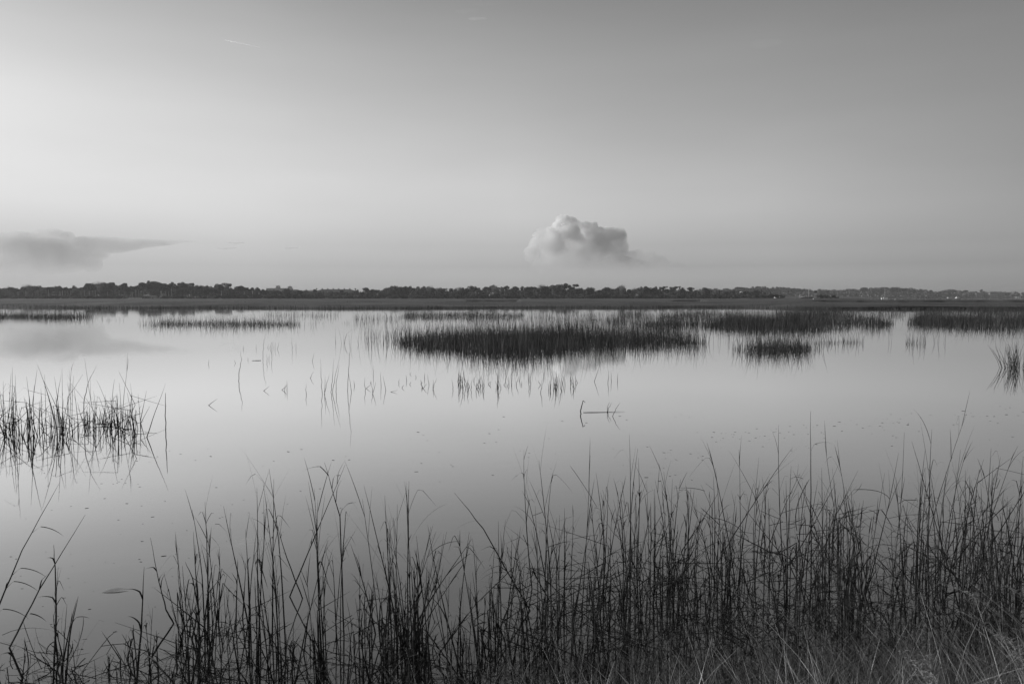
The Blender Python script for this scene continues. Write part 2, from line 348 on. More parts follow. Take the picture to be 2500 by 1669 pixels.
# ------------------------------------------------------------------ near reeds
def reed_geo(h, rb, lean, az_, nleaf, kink, tipw=.0012, seg=9):
    """returns (stem MB, leaf MB) for one reed standing at the origin"""
    st, lf = MB(), MB()
    d = Vector((math.cos(az_), math.sin(az_), 0)); p = Vector((0, 0, -.05)); t = (Vector((0, 0, 1)) + d * lean).normalized()
    pts, rad = [], []
    kk = int(seg * random.uniform(.25, .75)) if kink else 99
    wob = Vector((random.gauss(0, .009), random.gauss(0, .009), 0))
    for i in range(seg + 1):
        f = i / seg
        pts.append(p.copy()); rad.append(rb * (1 - f) ** .6 * (1 if f < .55 else .8) + tipw * .5)
        if i == kk:
            a2 = random.uniform(0, 6.28); ang = random.uniform(.7, 2.4)
            ax = Vector((math.cos(a2), math.sin(a2) * .5, 0)); t = (t * math.cos(ang) + ax * math.sin(ang)).normalized()
        t = (t + wob + Vector((random.gauss(0, .012), random.gauss(0, .012), 0)) + d * lean * .015).normalized()
        p = p + t * (h / seg)
        if p.z < .004 and i > 0: p.z = .004
    st.tube(pts, rad, 5)
    for _ in range(random.randint(0, 2)):      # torn sheath stubs along the stem
        i = random.randint(1, seg - 3); q = pts[i]; tt = (pts[i + 1] - pts[i]).normalized(); a = random.uniform(0, 6.28)
        o = Vector((math.cos(a), math.sin(a), 0)); st.tube([q, q + (tt + o * .25) * .03, q + (tt + o * .5) * random.uniform(.04, .08)], [rb * .9, rb * .7, .0006], 4)
    top = .93 if not kink else .6
    for _ in range(nleaf):
        f = random.uniform(.3, top) ** .8; f = min(f, .93); i = min(int(f * seg), seg - 1); q = pts[i].lerp(pts[i + 1], f * seg - i)
        tt = (pts[i + 1] - pts[i]).normalized(); a = random.uniform(0, 6.28); o = Vector((math.cos(a), math.sin(a) * .7, 0)).normalized()
        mode = random.random(); n = 10
        ln = h * random.uniform(.12, .34); wmax = random.uniform(.0022, .0052) * (1.7 if random.random() < .15 else 1)
        up = random.uniform(.06, .4) if mode < .6 else random.uniform(.12, .4)
        dr = (tt + o * up).normalized(); lp, lw = [], []
        fold = random.randint(2, 7)
        for k in range(n + 1):
            u = k / n; lp.append(q.copy()); lw.append(wmax * min(1, .5 + 3 * u) * (1 - u ** 2.4) + .0005)
            if mode < .6: dr = (dr + Vector((0, 0, -1)) * .012 + o * .01).normalized()
            elif mode < .93:                        # hooked over: a tight fold, then hanging almost straight
                g = .95 if k in (fold, fold + 1) else .06; dr = (dr + Vector((0, 0, -1)) * g + o * .02).normalized()
            else: dr = (dr + Vector((0, 0, -1)) * .13).normalized()
            q = q + dr * ln / n
            if q.z < .006: q.z = .006
        sd = (Vector((-o.y, o.x, 0)) + Vector((random.uniform(-.4, .4), random.uniform(-.4, .4), random.uniform(-.5, .5)))).normalized()
        lf.ribbon(lp, lw, sd)
    return st, lf

# stretches of the near bed: x range, reeds, y of the base, height range, share kinked, label
STRETCH = [
    (0, 120, 10, 1600, 1790, .25, .6, 0.45, 'dark broken reed in the sparse stand at the bottom left corner'),
    (120, 300, 22, 1610, 1800, .35, .72, 0.45, 'dark reed in the sparse tangled stand at lower left'),
    (300, 430, 22, 1610, 1800, .35, .74, 0.45, 'dark reed in the tangle below the pale floating leaf at lower left'),
    (445, 620, 55, 1520, 1780, .6, 1.08, 0.30, 'reed in the tall leafy clump right of the gap at left'),
    (600, 700, 30, 1540, 1760, .7, 1.2, 0.26, 'reed in the clump with two long upright tips left of centre'),
    (700, 780, 15, 1590, 1780, .35, .7, 0.45, 'short reed in the thin gap left of centre at the bottom'),
    (780, 930, 45, 1500, 1760, .7, 1.12, 0.30, 'reed in the arching leafy clump left of centre'),
    (930, 1010, 50, 1500, 1740, .8, 1.2, 0.22, 'reed in the tight upright clump left of centre'),
    (1010, 1110, 28, 1560, 1770, .5, .98, 0.35, 'reed in the loose stand just left of the dense bed'),
    (1110, 1250, 55, 1520, 1770, .55, 1.02, 0.30, 'reed at the thinning left end of the dense near bed'),
    (1250, 1450, 86, 1420, 1770, .75, 1.2, 0.40, 'reed in the left part of the dense near bed'),
    (1450, 1700, 130, 1360, 1760, .75, 1.25, 0.40, 'reed in the middle of the dense near bed'),
    (1700, 1950, 130, 1330, 1740, .75, 1.25, 0.40, 'reed in the dense near bed right of the middle'),
    (1950, 2250, 161, 1320, 1740, .8, 1.3, 0.40, 'reed in the right part of the dense near bed'),
    (2250, 2540, 161, 1300, 1740, .8, 1.3, 0.40, 'reed in the dense near bed at the right edge'),
]
plan = []
for (x0, x1, n, y0, y1, h0, h1, kf, lab) in STRETCH:
    nc = max(2, int((x1 - x0) / 26)); cl = [(random.uniform(x0, x1), random.uniform(y0, y1)) for _ in range(nc)]
    for i in range(n):
        if random.random() < .5:
            c = random.choice(cl); px = random.gauss(c[0], 17); py = random.gauss(c[1], 40)
        else: px = random.uniform(x0, x1); py = random.uniform(y0, y1)
        px = max(px, x0 - 4); py = min(max(py, y0 - 10), y1 + 10); g = ground(px, py)
        u = random.random(); h = random.uniform(h0, h1) * (1.0 if u < .22 else random.uniform(.5, .85) if u < .75 else random.uniform(.2, .5)) * (1.03 if u < .8 else .9)
        plan.append([g, h, random.random() < kf, lab, u])
plan.sort(key=lambda q: -(q[1] / q[0].y) * (1.0 if abs(q[0].x / q[0].y) < .64 else .3))
NEAR = 268
rest_s, rest_l = MB(), MB()
for k, (g, h, kink, lab, u) in enumerate(plan):
    lean = abs(random.gauss(0, .13)) if random.random() < .85 else random.uniform(.25, .6); nl = random.randint(2, 6) if u < .85 else random.randint(0, 1); h *= .78 if kink else 1; st, lf = reed_geo(h, random.uniform(.0026, .0054), lean, random.uniform(0, 6.28), nl, kink)
    how = 'broken over ' if kink else 'slanting ' if lean > .24 else 'tall ' if h > .95 else 'short ' if h < .5 else 'upright '
    how += 'bare ' if nl < 2 else 'leafy ' if nl > 4 else ''
    if k < NEAR:
        r = thing('reed', how + lab, 'reed', g, 'near reeds: ' + how + lab)
        st.build('stem', M['reed'], r)
        if lf.v: lf.build('foliage', M['leaf'], r)
    else:
        for dst, src in ((rest_s, st), (rest_l, lf)):
            b = len(dst.v); dst.v += [(x + g.x, y + g.y, z + g.z) for x, y, z in src.v]; dst.f += [tuple(i + b for i in f) for f in src.f]
rest_s.build('reed_stems', M['reed']); rest_l.build('reed_leaves', M['leaf'])
tag(bpy.data.objects['reed_stems'], 'countless further reed stems crowded through the near bed', 'reeds', kind='stuff')
tag(bpy.data.objects['reed_leaves'], 'countless bent reed leaves tangled low in the near bed', 'reeds', kind='stuff')

def tangle():
    m = MB()
    for (x0, x1, n, y0, y1, *_r) in STRETCH:
        for _ in range(int(n * (7 if x0 < 440 else 2.5 if x0 < 1200 else 4.5))):
            g = ground(random.uniform(x0, x1), random.uniform(y0 + 70, y1)); g.z = abs(random.gauss(0, .14)) * (1.9 if x0 > 1200 else 1) + .005
            a = random.uniform(0, 6.28); e = random.gauss(.1, .6); d = Vector((math.cos(a) * math.cos(e), math.sin(a) * math.cos(e) * .6, math.sin(e))).normalized()
            ln = random.uniform(.05, .42) ** 1.15; cv = Vector((random.gauss(0, .2), random.gauss(0, .2), random.gauss(-.1, .2))); kk = random.randint(2, 12); P = []; wv = random.uniform(.0015, .005)
            if random.random() < .5: cv *= .1
            for k in range(8):
                P.append(g.copy()); d = (d + cv + (Vector((random.gauss(0, 1), random.gauss(0, 1), random.gauss(-.4, .6))) if k == kk else Vector((0, 0, 0)))).normalized(); g = g + d * ln / 7; g.z = max(g.z, .004)
            if random.random() < .35: m.tube(P, [wv * .55] * 7 + [.0006], 4)
            else: m.ribbon(P, [wv * (1.1 - (k / 7) ** 2) for k in range(8)], Vector((random.gauss(0, 1), random.gauss(0, 1), random.gauss(0, 1))).normalized())
    tag(m.build('dead_leaves', M['leaf']), 'tangle of dead broken leaves and stalks caught low among the near reeds', 'dead leaves', kind='stuff')
tangle()

# reeds one can single out: drawn by their own course, (photo x, y, depth offset) points turned into places
def special(label, base, pts, rb, leaves=3, name='reed', tip=.0008, group=None, droop_only=True):
    g = ground(*base); r = thing(name, label, 'reed', g, group)
    P = [Vector((0, 0, -.03))] + [at(x, y, g.y + dy) - g for (x, y, dy) in pts]
    Q, Rr = [P[0]], []
    for a, b in zip(P[:-1], P[1:]):
        for s in (.25, .5, .75, 1.0): Q.append(a.lerp(b, s) + Vector((random.gauss(0, .0015), 0, 0)) * (s < 1) * g.y / 5)
    n = len(Q); Rr = [rb * (1 - (i / (n - 1)) ** 1.6) + tip for i in range(n)]
    m = MB(); m.tube(Q, Rr, 6)
    if not leaves:
        bpy.data.objects.remove(r); nm = 'bare_stalk' if name == 'reed' else name
        return tag(m.build(nm, M['reed'], None, loc=g), label, 'bare stalk' if name == 'reed' else name, group)
    m.build('stem', M['reed'], r)
    if leaves:
        lf = MB(); tot = (P[-1] - P[0]).length
        for _ in range(leaves):
            i = random.randint(int(n * .3), int(n * .8)); q = Q[i].copy(); tt = (Q[min(i + 1, n - 1)] - Q[i - 1]).normalized()
            o = Vector((random.choice((-1, 1)), random.uniform(-.5, .5), 0)).normalized(); dr = (tt + o * .35).normalized()
            ln = tot * random.uniform(.1, .24); lp, lw = [], []
            for k in range(11):
                u = k / 10; lp.append(q.copy()); lw.append(rb * 1.8 * (1 - u ** 2) + .0005)
                dr = (dr + Vector((0, 0, -1)) * (.7 if k == 3 else .12)).normalized(); q = q + dr * ln / 10
            lf.ribbon(lp, lw, Vector((.3, .9, .2)).normalized())
        lf.build('foliage', M['leaf'], r)
    return r
special('long reed leaning far right from a kink at the bottom left corner', (60, 1655), [(23, 1580, .0), (96, 1438, .05), (208, 1256, .1)], .0055, 4)
special('longest reed leaning in from the left edge with hanging leaves', (-60, 1600), [(0, 1471, .05), (54, 1342, .1), (144, 1180, .15)], .0050, 5)
special('reed bent in a zigzag at the right end of the lower left stand', (360, 1605), [(424, 1521, .05), (405, 1487, .05), (388, 1420, .1), (367, 1312, .1)], .0052, 3)
special('straight thick reed rising beside the zigzag reed at lower left', (330, 1690), [(345, 1540, 0), (352, 1383, .05)], .0062, 2)
special('thin upright reed with one long side blade at lower left', (128, 1690), [(137, 1500, 0), (135, 1390, .02), (131, 1329, .03)], .0048, 2)
special('slim reed slanting slightly right at lower left', (158, 1670), [(172, 1540, 0), (191, 1455, .05)], .0052, 1)
special('short bare stub standing alone in the gap right of the lower left stand', (430, 1600), [(430, 1546, 0)], .0052, 0, tip=.002)
special('bent reed stem standing apart at the left side of the gap', (466, 1560), [(485, 1487, .0), (470, 1410, .05), (452, 1370, .05)], .0056, 2)
special('tallest straight tip rising from the dense bed right of the middle', (1980, 1420), [(1980, 1200, 0), (1979, 1003, 0)], .0042, 3)
special('tall tip leaning left out of the arching clump left of centre', (840, 1560), [(830, 1260, 0), (792, 1128, .1)], .0046, 4)
special('reed leaning right across its neighbours left of centre', (703, 1456), [(760, 1330, .05), (843, 1133, .1)], .0046, 2)
special('reed leaning left across the crossing reed left of centre', (742, 1460), [(700, 1360, 0), (672, 1267, .1)], .0040, 1)
special('leaning single stem at the left end of the dense bed', (1300, 1490), [(1180, 1290, .05), (1109, 1202, .1)], .0048, 3)
# reeds in open water half way out; drawn from their waterline up
def mid(label, items, group, rb=.005, name='reed'):
    for it in items: special(label, it[0], [(x, y, 0) for x, y in it[1:]], rb, 0, name, tip=.001, group=group)
def c2(X, Y): return (450 + X / 4.271, 780 + Y / 4.271)
def c3(X, Y): return (900 + X / 2.763, 740 + Y / 2.763)
special('tall lone reed with a slight kink standing left of the sparse stems', c2(563, 640), [c2(575, 520) + (0,), c2(598, 420) + (0,), c2(583, 322) + (0,)], .0075, 0)
special('tall reed behind the lone kinked reed, curving right at its tip', c2(822, 425), [c2(820, 330) + (0,), c2(832, 210) + (0,), c2(850, 148) + (0,)], .006, 0)
G = 'bare reed stems standing singly in open water'
mid('slim bare stem leaning in open water left of the middle island', [
    (c2(808, 743), c2(890, 692)), (c2(1005, 733), c2(1078, 675)), (c2(1068, 735), c2(1070, 628)), (c2(1050, 745), c2(1052, 675)), (c2(228, 893), c2(345, 825)),
    (c2(1272, 783), c2(1270, 662)), (c2(1332, 435), c2(1355, 345)), (c2(1302, 610), c2(1352, 540)), (c2(1123, 318), c2(1121, 180)), (c2(1163, 312), c2(1163, 230)),
    (c2(665, 425), c2(665, 390)), (c2(253, 465), c2(252, 410)), (c2(535, 455), c2(518, 418)), (c2(615, 310), c2(612, 268)), (c2(750, 310), c2(750, 250))], G)
mid('bare stem in the little group left of the tall vertical stem', [
    (c2(910, 400), c2(908, 300), c2(908, 235)), (c2(870, 292), c2(880, 255)), (c2(890, 298), c2(915, 230)), (c2(946, 310), c2(950, 235)), (c2(968, 308), c2(990, 228)),
    (c2(880, 420), c2(888, 360)), (c2(864, 450), c2(858, 360)), (c2(922, 300), c2(925, 225))], G)
mid('tall bare stem in the open group of long stems left of the island tip', [
    (c2(1440, 772), c2(1425, 600), c2(1418, 410)), (c2(1465, 785), c2(1466, 585)), (c2(1460, 780), c2(1480, 680), c2(1512, 565)), (c2(1524, 755), c2(1545, 600), c2(1560, 400)),
    (c2(1545, 760), c2(1570, 600), c2(1622, 390)), (c2(1580, 752), c2(1590, 620), c2(1615, 470)), (c2(1702, 745), c2(1712, 520), c2(1730, 330), c2(1715, 150)), (c2(1745, 752), c2(1712, 540))], G)
mid('short bare stem standing below the left end of the middle island', [
    (c2(1885, 745), c2(1883, 600)), (c2(1880, 718), c2(1945, 675)), (c2(1960, 772), c2(1998, 645)), (c2(1968, 765), c2(1952, 655)), (c2(2052, 692), c2(2048, 545)),
    (c2(2103, 735), c2(2070, 580)), (c2(2108, 755), c2(2225, 735)), (c2(1972, 590), c2(1970, 475)), (c3(408, 550), c3(396, 478)), (c3(430, 578), c3(460, 505)), (c3(437, 575), c3(434, 512))], G)
it = []
for cx, cy, n, sx, hh in ((612, 575, 8, 14, 105), (660, 575, 9, 20, 105), (725, 560, 8, 22, 90), (1000, 560, 9, 120, 70), (800, 565, 8, 60, 60), (420, 540, 9, 130, 45), (150, 560, 7, 90, 40), (868, 575, 5, 5, 110), (930, 560, 4, 30, 90), (1085, 565, 3, 6, 90), (1170, 570, 3, 12, 90), (1230, 565, 8, 22, 100), (1290, 570, 8, 14, 110), (1380, 555, 7, 18, 110)):
    for _ in range(n):
        x = random.gauss(cx, sx * 1.2); y = cy + random.gauss(-4, 24); h = hh * random.uniform(.25, 1.1); x2 = x + random.gauss(0, 12)
        it.append((c3(x, y), c3((x + x2) / 2 + random.gauss(0, 2), y - h * .5), c3(x2, y - h)))
mid('bare stem in the sparse row standing in front of the middle island', it, 'sparse row of stems before the middle island', .0055)
mid('thin bare stem right of the sparse row, before the clear water', [(c3(1520, 528), c3(1555, 430)), (c3(1613, 540), c3(1622, 450)), (c3(1638, 528), c3(1632, 460)), (c3(1678, 528), c3(1682, 468))], G, .005)
special('crooked dark stick with a hooked top standing alone in clear water', c3(1432, 745), [c3(1430, 720) + (0,), c3(1438, 690) + (0,), c3(1447, 655) + (0,), c3(1462, 670) + (0,)], .006, 0, 'stick', tip=.004)
mid('curved thin blade beside the reed lying on the water', [(c3(1610, 735), c3(1622, 700), c3(1640, 672)), (c3(1645, 762), c3(1668, 710), c3(1697, 670)), (c3(1612, 735), c3(1610, 700), c3(1625, 665))], 'curved blades by the floating reed', .004)
a_, b_ = ground(*c3(1448, 738)), ground(*c3(1730, 733)); m = MB()
m.tube([a_.lerp(b_, t) + Vector((0, 0, .006 + .004 * math.sin(t * 9))) for t in (0, .2, .4, .6, .8, 1)], [.004, .005, .004, .0035, .0025, .001], 5)
tag(m.build('floating_reed', M['reed']), 'long reed lying flat on the clear water beside the crooked stick', 'reed')
a_, b_ = ground(*c2(705, 430)), ground(*c2(800, 427)); m = MB()
m.tube([a_.lerp(b_, t) + Vector((0, 0, .008)) for t in (0, .5, 1)], [.004, .007, .006], 5)
tag(m.build('floating_reed', M['reed']), 'short thick reed lying on the water near the small open group of stems', 'reed')
# the stand of reeds half way out at the left
left = []
for i in range(195):
    u = random.random()
    if u < .62: px = random.uniform(-50, 245) if random.random() < .55 else random.choice((8, 30, 60, 82, 118, 150, 170)) + random.gauss(0, 11); py = random.gauss(1055, 13)
    elif u < .86: px = random.gauss(302, 26); py = random.gauss(1050, 12)
    else: px = random.uniform(200, 280); py = random.gauss(1035, 8)
    left.append((px, min(max(py, 1022), 1085), 62 <= 100 * u < 86, u > .86))
st_all, lf_all = MB(), MB()
for i, (px, py, right_, small) in enumerate(left):
    g = ground(px, py); h = random.uniform(.45, 1.25) if random.random() < .35 else random.uniform(.3, .75)
    if small: h *= .5
    st, lf = reed_geo(h, random.uniform(.003, .0058), abs(random.gauss(0, .2)), random.uniform(0, 6.28), random.choice((0, 0, 1, 1, 2, 3)), random.random() < .45, tipw=.002)
    for dst, src in ((st_all, st), (lf_all, lf)):
        b = len(dst.v); dst.v += [(x + g.x, y + g.y, z + g.z) for x, y, z in src.v]; dst.f += [tuple(k + b for k in f) for f in src.f]
b = len(st_all.v); st_all.v += lf_all.v; st_all.f += [tuple(k + b for k in f) for f in lf_all.f]
tag(st_all.build('reed_stand', M['reed']), 'loose tangled stand of reeds in the water half way out at the left edge', 'reeds', 'reed beds standing in the flat water', 'stuff')
special('reed leaning right with a long straight tip, right end of the left stand', (357, 1067), [(372, 1025, 0), (404, 936, 0)], .007, 0)
special('upright stem with a bent side twig, rightmost of the left stand', (405, 1057), [(404, 1000, 0), (404, 959, 0)], .0042, 0, tip=.003)
special('tall curved reed bowing right above the left stand', (206, 1045), [(205, 980, 0), (215, 935, 0), (236, 892, 0)], .006, 0)
special('tall straight reed in the middle of the left stand', (140, 1055), [(138, 980, 0), (149, 915, 0)], .006, 0)
# tuft at the right edge
tuft = MB(); tc0 = ground(2478, 898)
for i in range(70):
    b0 = Vector((random.gauss(0, .22), random.gauss(0, .2), 0)); fan = b0.x * .55 + random.gauss(0, .07)
    h = random.uniform(.35, 1.0); P = [b0 + Vector((0, 0, -.03))] + [b0 + Vector((fan * t * (1 + .4 * t), random.gauss(0, .02), h * t)) for t in (.3, .6, .85, 1)]
    tuft.tube(P, [.007, .006, .005, .0035, .002], 4)
tf_ = tuft.build('reed_clump', M['reed'], loc=tc0); tf_.scale = (.72, .72, .85)
tag(tf_, 'small fan shaped reed clump standing alone at the right edge', 'reed clump')

# ------------------------------------------------------------------ near bank grass and weeds, lower right
def bank_grass():
    V_, F_, b = {0: [], 1: []}, {0: [], 1: []}, {0: 0, 1: 0}
    for k, (n, wlo, whi) in enumerate(((11000, .0014, .0036), (5200, .0016, .0055))):
        X = RNG.uniform(-2.2, 3.1, n); Y = RNG.uniform(2.9, 4.7, n)
        dens = np.clip((X + .9) / 2.6, .02, 1) ** (1.1 + .5 * k)
        kk = (RNG.random(n) < dens); X, Y = X[kk], Y[kk]; m = len(X)
        P = np.stack([X, Y, np.maximum(0, .18 * (4.4 - Y)) - .03], -1)
        h = RNG.uniform(.12, .42, m) * (.5 + .5 * np.clip((X + .8) / 3, 0, 1)) + .24 * np.clip((4.3 - Y), 0, 1.2)
        V, Fq = blades(P, h, RNG.uniform(wlo, whi, m), .42, .6, 6)
        o = link('bank_grass', mesh_np('bank_grass', V, Fq, M['dry' if k else 'green']))
        tag(o, ('fine pale dead grass blades' if k else 'fine dark grass') + ' growing on the near bank at lower right', 'grass', kind='stuff')
bank_grass()
def weed(label, base, tip, n=70, spread=.10, mat='green'):
    b0 = Vector(base); r = thing('weed', label, 'weed', b0, 'feathery weeds on the near bank')
    tip = Vector(tip) - b0; ctrl = Vector((tip.x * .35, tip.y * .35, tip.z * .95))
    pts = [Vector((0, 0, 0)) * (1 - t) ** 2 + ctrl * 2 * t * (1 - t) + tip * t * t for t in [i / 12 for i in range(13)]]
    m = MB(); m.tube(pts, [.0022 - .0014 * i / 12 for i in range(13)], 5); m.build('stem', M['green'], r)
    f = MB()
    for _ in range(n):
        t = random.uniform(.35, 1) ** .7; i = min(int(t * 12), 11); q = pts[i].lerp(pts[i + 1], t * 12 - i)
        d = Vector((random.gauss(0, 1), random.gauss(0, 1), random.gauss(.4, .8))).normalized(); l = spread * random.uniform(.3, 1) * (1.15 - t * .6)
        P = [q, q + d * l * .5 + Vector((0, 0, .004)), q + d * l]
        f.ribbon(P, [.0022, .0016, .0005], d.orthogonal().normalized())
    f.build('foliage', M[mat], r)
def bankp(px, py, Y, z=None):
    p = at(px, py, Y); return p
for lab, bx, tipx, Yd, sp_ in (
        ('feathery weed with a bushy head at the bottom right of the middle', (2330, 1850), (2255, 1600), 2.3, .075),
        ('bushy feathery weed leaning left beside the other bushy head', (2330, 1850), (2200, 1588), 2.3, .06),
        ('feathery weed with a drooping pale head nearest the lower right corner', (2560, 1800), (2440, 1545), 2.5, .06),
        ('long feathery weed arching left over the bank grass at lower right', (2600, 1760), (2290, 1420), 2.9, .05),
        ('feathery weed arching left at the right edge', (2640, 1700), (2455, 1432), 2.9, .05),
        ('pale feathery sprig rising between the arching weeds', (2540, 1760), (2340, 1490), 2.8, .045)):
    weed(lab, at(bx[0], bx[1], Yd), at(tipx[0], tipx[1], Yd + .25), 120, sp_)

# ------------------------------------------------------------------ floating bits
def fleck_mesh(k):
    rs = random.Random(k); n = 7; m = MB(); a0 = rs.uniform(0, 6); e = rs.uniform(.25, .7)
    ring = [(math.cos(a0 + 6.283 * i / n) * rs.uniform(.6, 1), math.sin(a0 + 6.283 * i / n) * rs.uniform(.6, 1) * e) for i in range(n)]
    m.add([(x, y, .0) for x, y in ring] + [(x * .8, y * .8, .16) for x, y in ring], [tuple(range(n, 2 * n))] + [(i, (i + 1) % n, n + (i + 1) % n, n + i) for i in range(n)])
    me = bpy.data.meshes.new('fleck'); me.from_pydata(m.v, [], m.f); me.update(); me.materials.append(M['fleck']); return me
FM = [fleck_mesh(i) for i in range(8)]
FL = [('tiny fleck floating on the water in the scatter above the right reeds', 110, (1730, 2520), (1000, 1075)),
      ('tiny fleck floating on the open water above the middle of the near bed', 60, (1000, 1750), (1010, 1180)),
      ('tiny fleck floating on the water at left between the two reed stands', 60, (30, 900), (1090, 1330)),
      ('tiny fleck floating beside the pale floating leaf at lower left', 40, (20, 470), (1330, 1600))]
for lab, n, xr, yr in FL:
    for _ in range(n):
        px = random.uniform(*xr); py = random.uniform(*yr)
        if 'right' in lab: py = 1068 - (px - 1730) * .09 + random.gauss(0, 10) + (random.random() < .3) * random.uniform(0, 60)
        g = ground(px, py); o = link('fleck', random.choice(FM), None, (g.x, g.y, .001)); s = random.uniform(.006, .016) * (1.5 if random.random() < .12 else 1) * (g.y / 9) ** .6
        o.scale = (s * 1.35, s * .75, s * .5); o.rotation_euler.z = random.uniform(-.6, .6)
        tag(o, lab, 'floating fleck', 'floating flecks: ' + lab[22:])
g = ground(279, 1443); m = MB(); rows = []
for i in range(15):
    u = i / 14; x = (u - .5) * .19; wv = .019 * math.sin(math.pi * u)
    rows += [(x, -.004 * math.sin(math.pi * u), -.002), (x, .3 * wv, wv * .5), (x, .75 * wv, wv * .85)]
m.add(rows, [(3 * i + k, 3 * i + k + 3, 3 * i + k + 4, 3 * i + k + 1) for i in range(14) for k in (0, 1)])
lf_ = m.build('floating_leaf', M['leafpale'], loc=(g.x, g.y, .003)); lf_.rotation_euler = (0, R(-3), R(20))
tag(lf_, 'pale pointed leaf floating among the reeds at lower left', 'leaf')

# ------------------------------------------------------------------ trees
def leaf_cloud(lobes, n, size, seed, flat=.8):
    rs = np.random.default_rng(seed); vol = np.array([r[3] ** 2 for r in lobes]); pick = rs.choice(len(lobes), n, p=vol / vol.sum())
    Lb = np.array([(l[0], l[1], l[2], l[3], l[4] if len(l) > 4 else flat) for l in lobes])[pick]
    d = rs.normal(size=(n, 3)); d /= np.linalg.norm(d, axis=1)[:, None]
    rr = rs.uniform(.55, 1.06, n) ** .6
    C = Lb[:, :3] + d * rr[:, None] * Lb[:, 3:4] * np.stack([np.ones(n), np.ones(n), Lb[:, 4]], -1)
    a = rs.normal(size=(n, 3)); a /= np.linalg.norm(a, axis=1)[:, None]; b = np.cross(a, rs.normal(size=(n, 3))); b /= np.linalg.norm(b, axis=1)[:, None]
    s = size * rs.uniform(.5, 1.2, n)[:, None]
    V = np.stack([C - a * s, C + b * s * .6, C + a * s, C - b * s * .6], 1).reshape(-1, 3)
    return V, np.arange(n * 4).reshape(-1, 4)
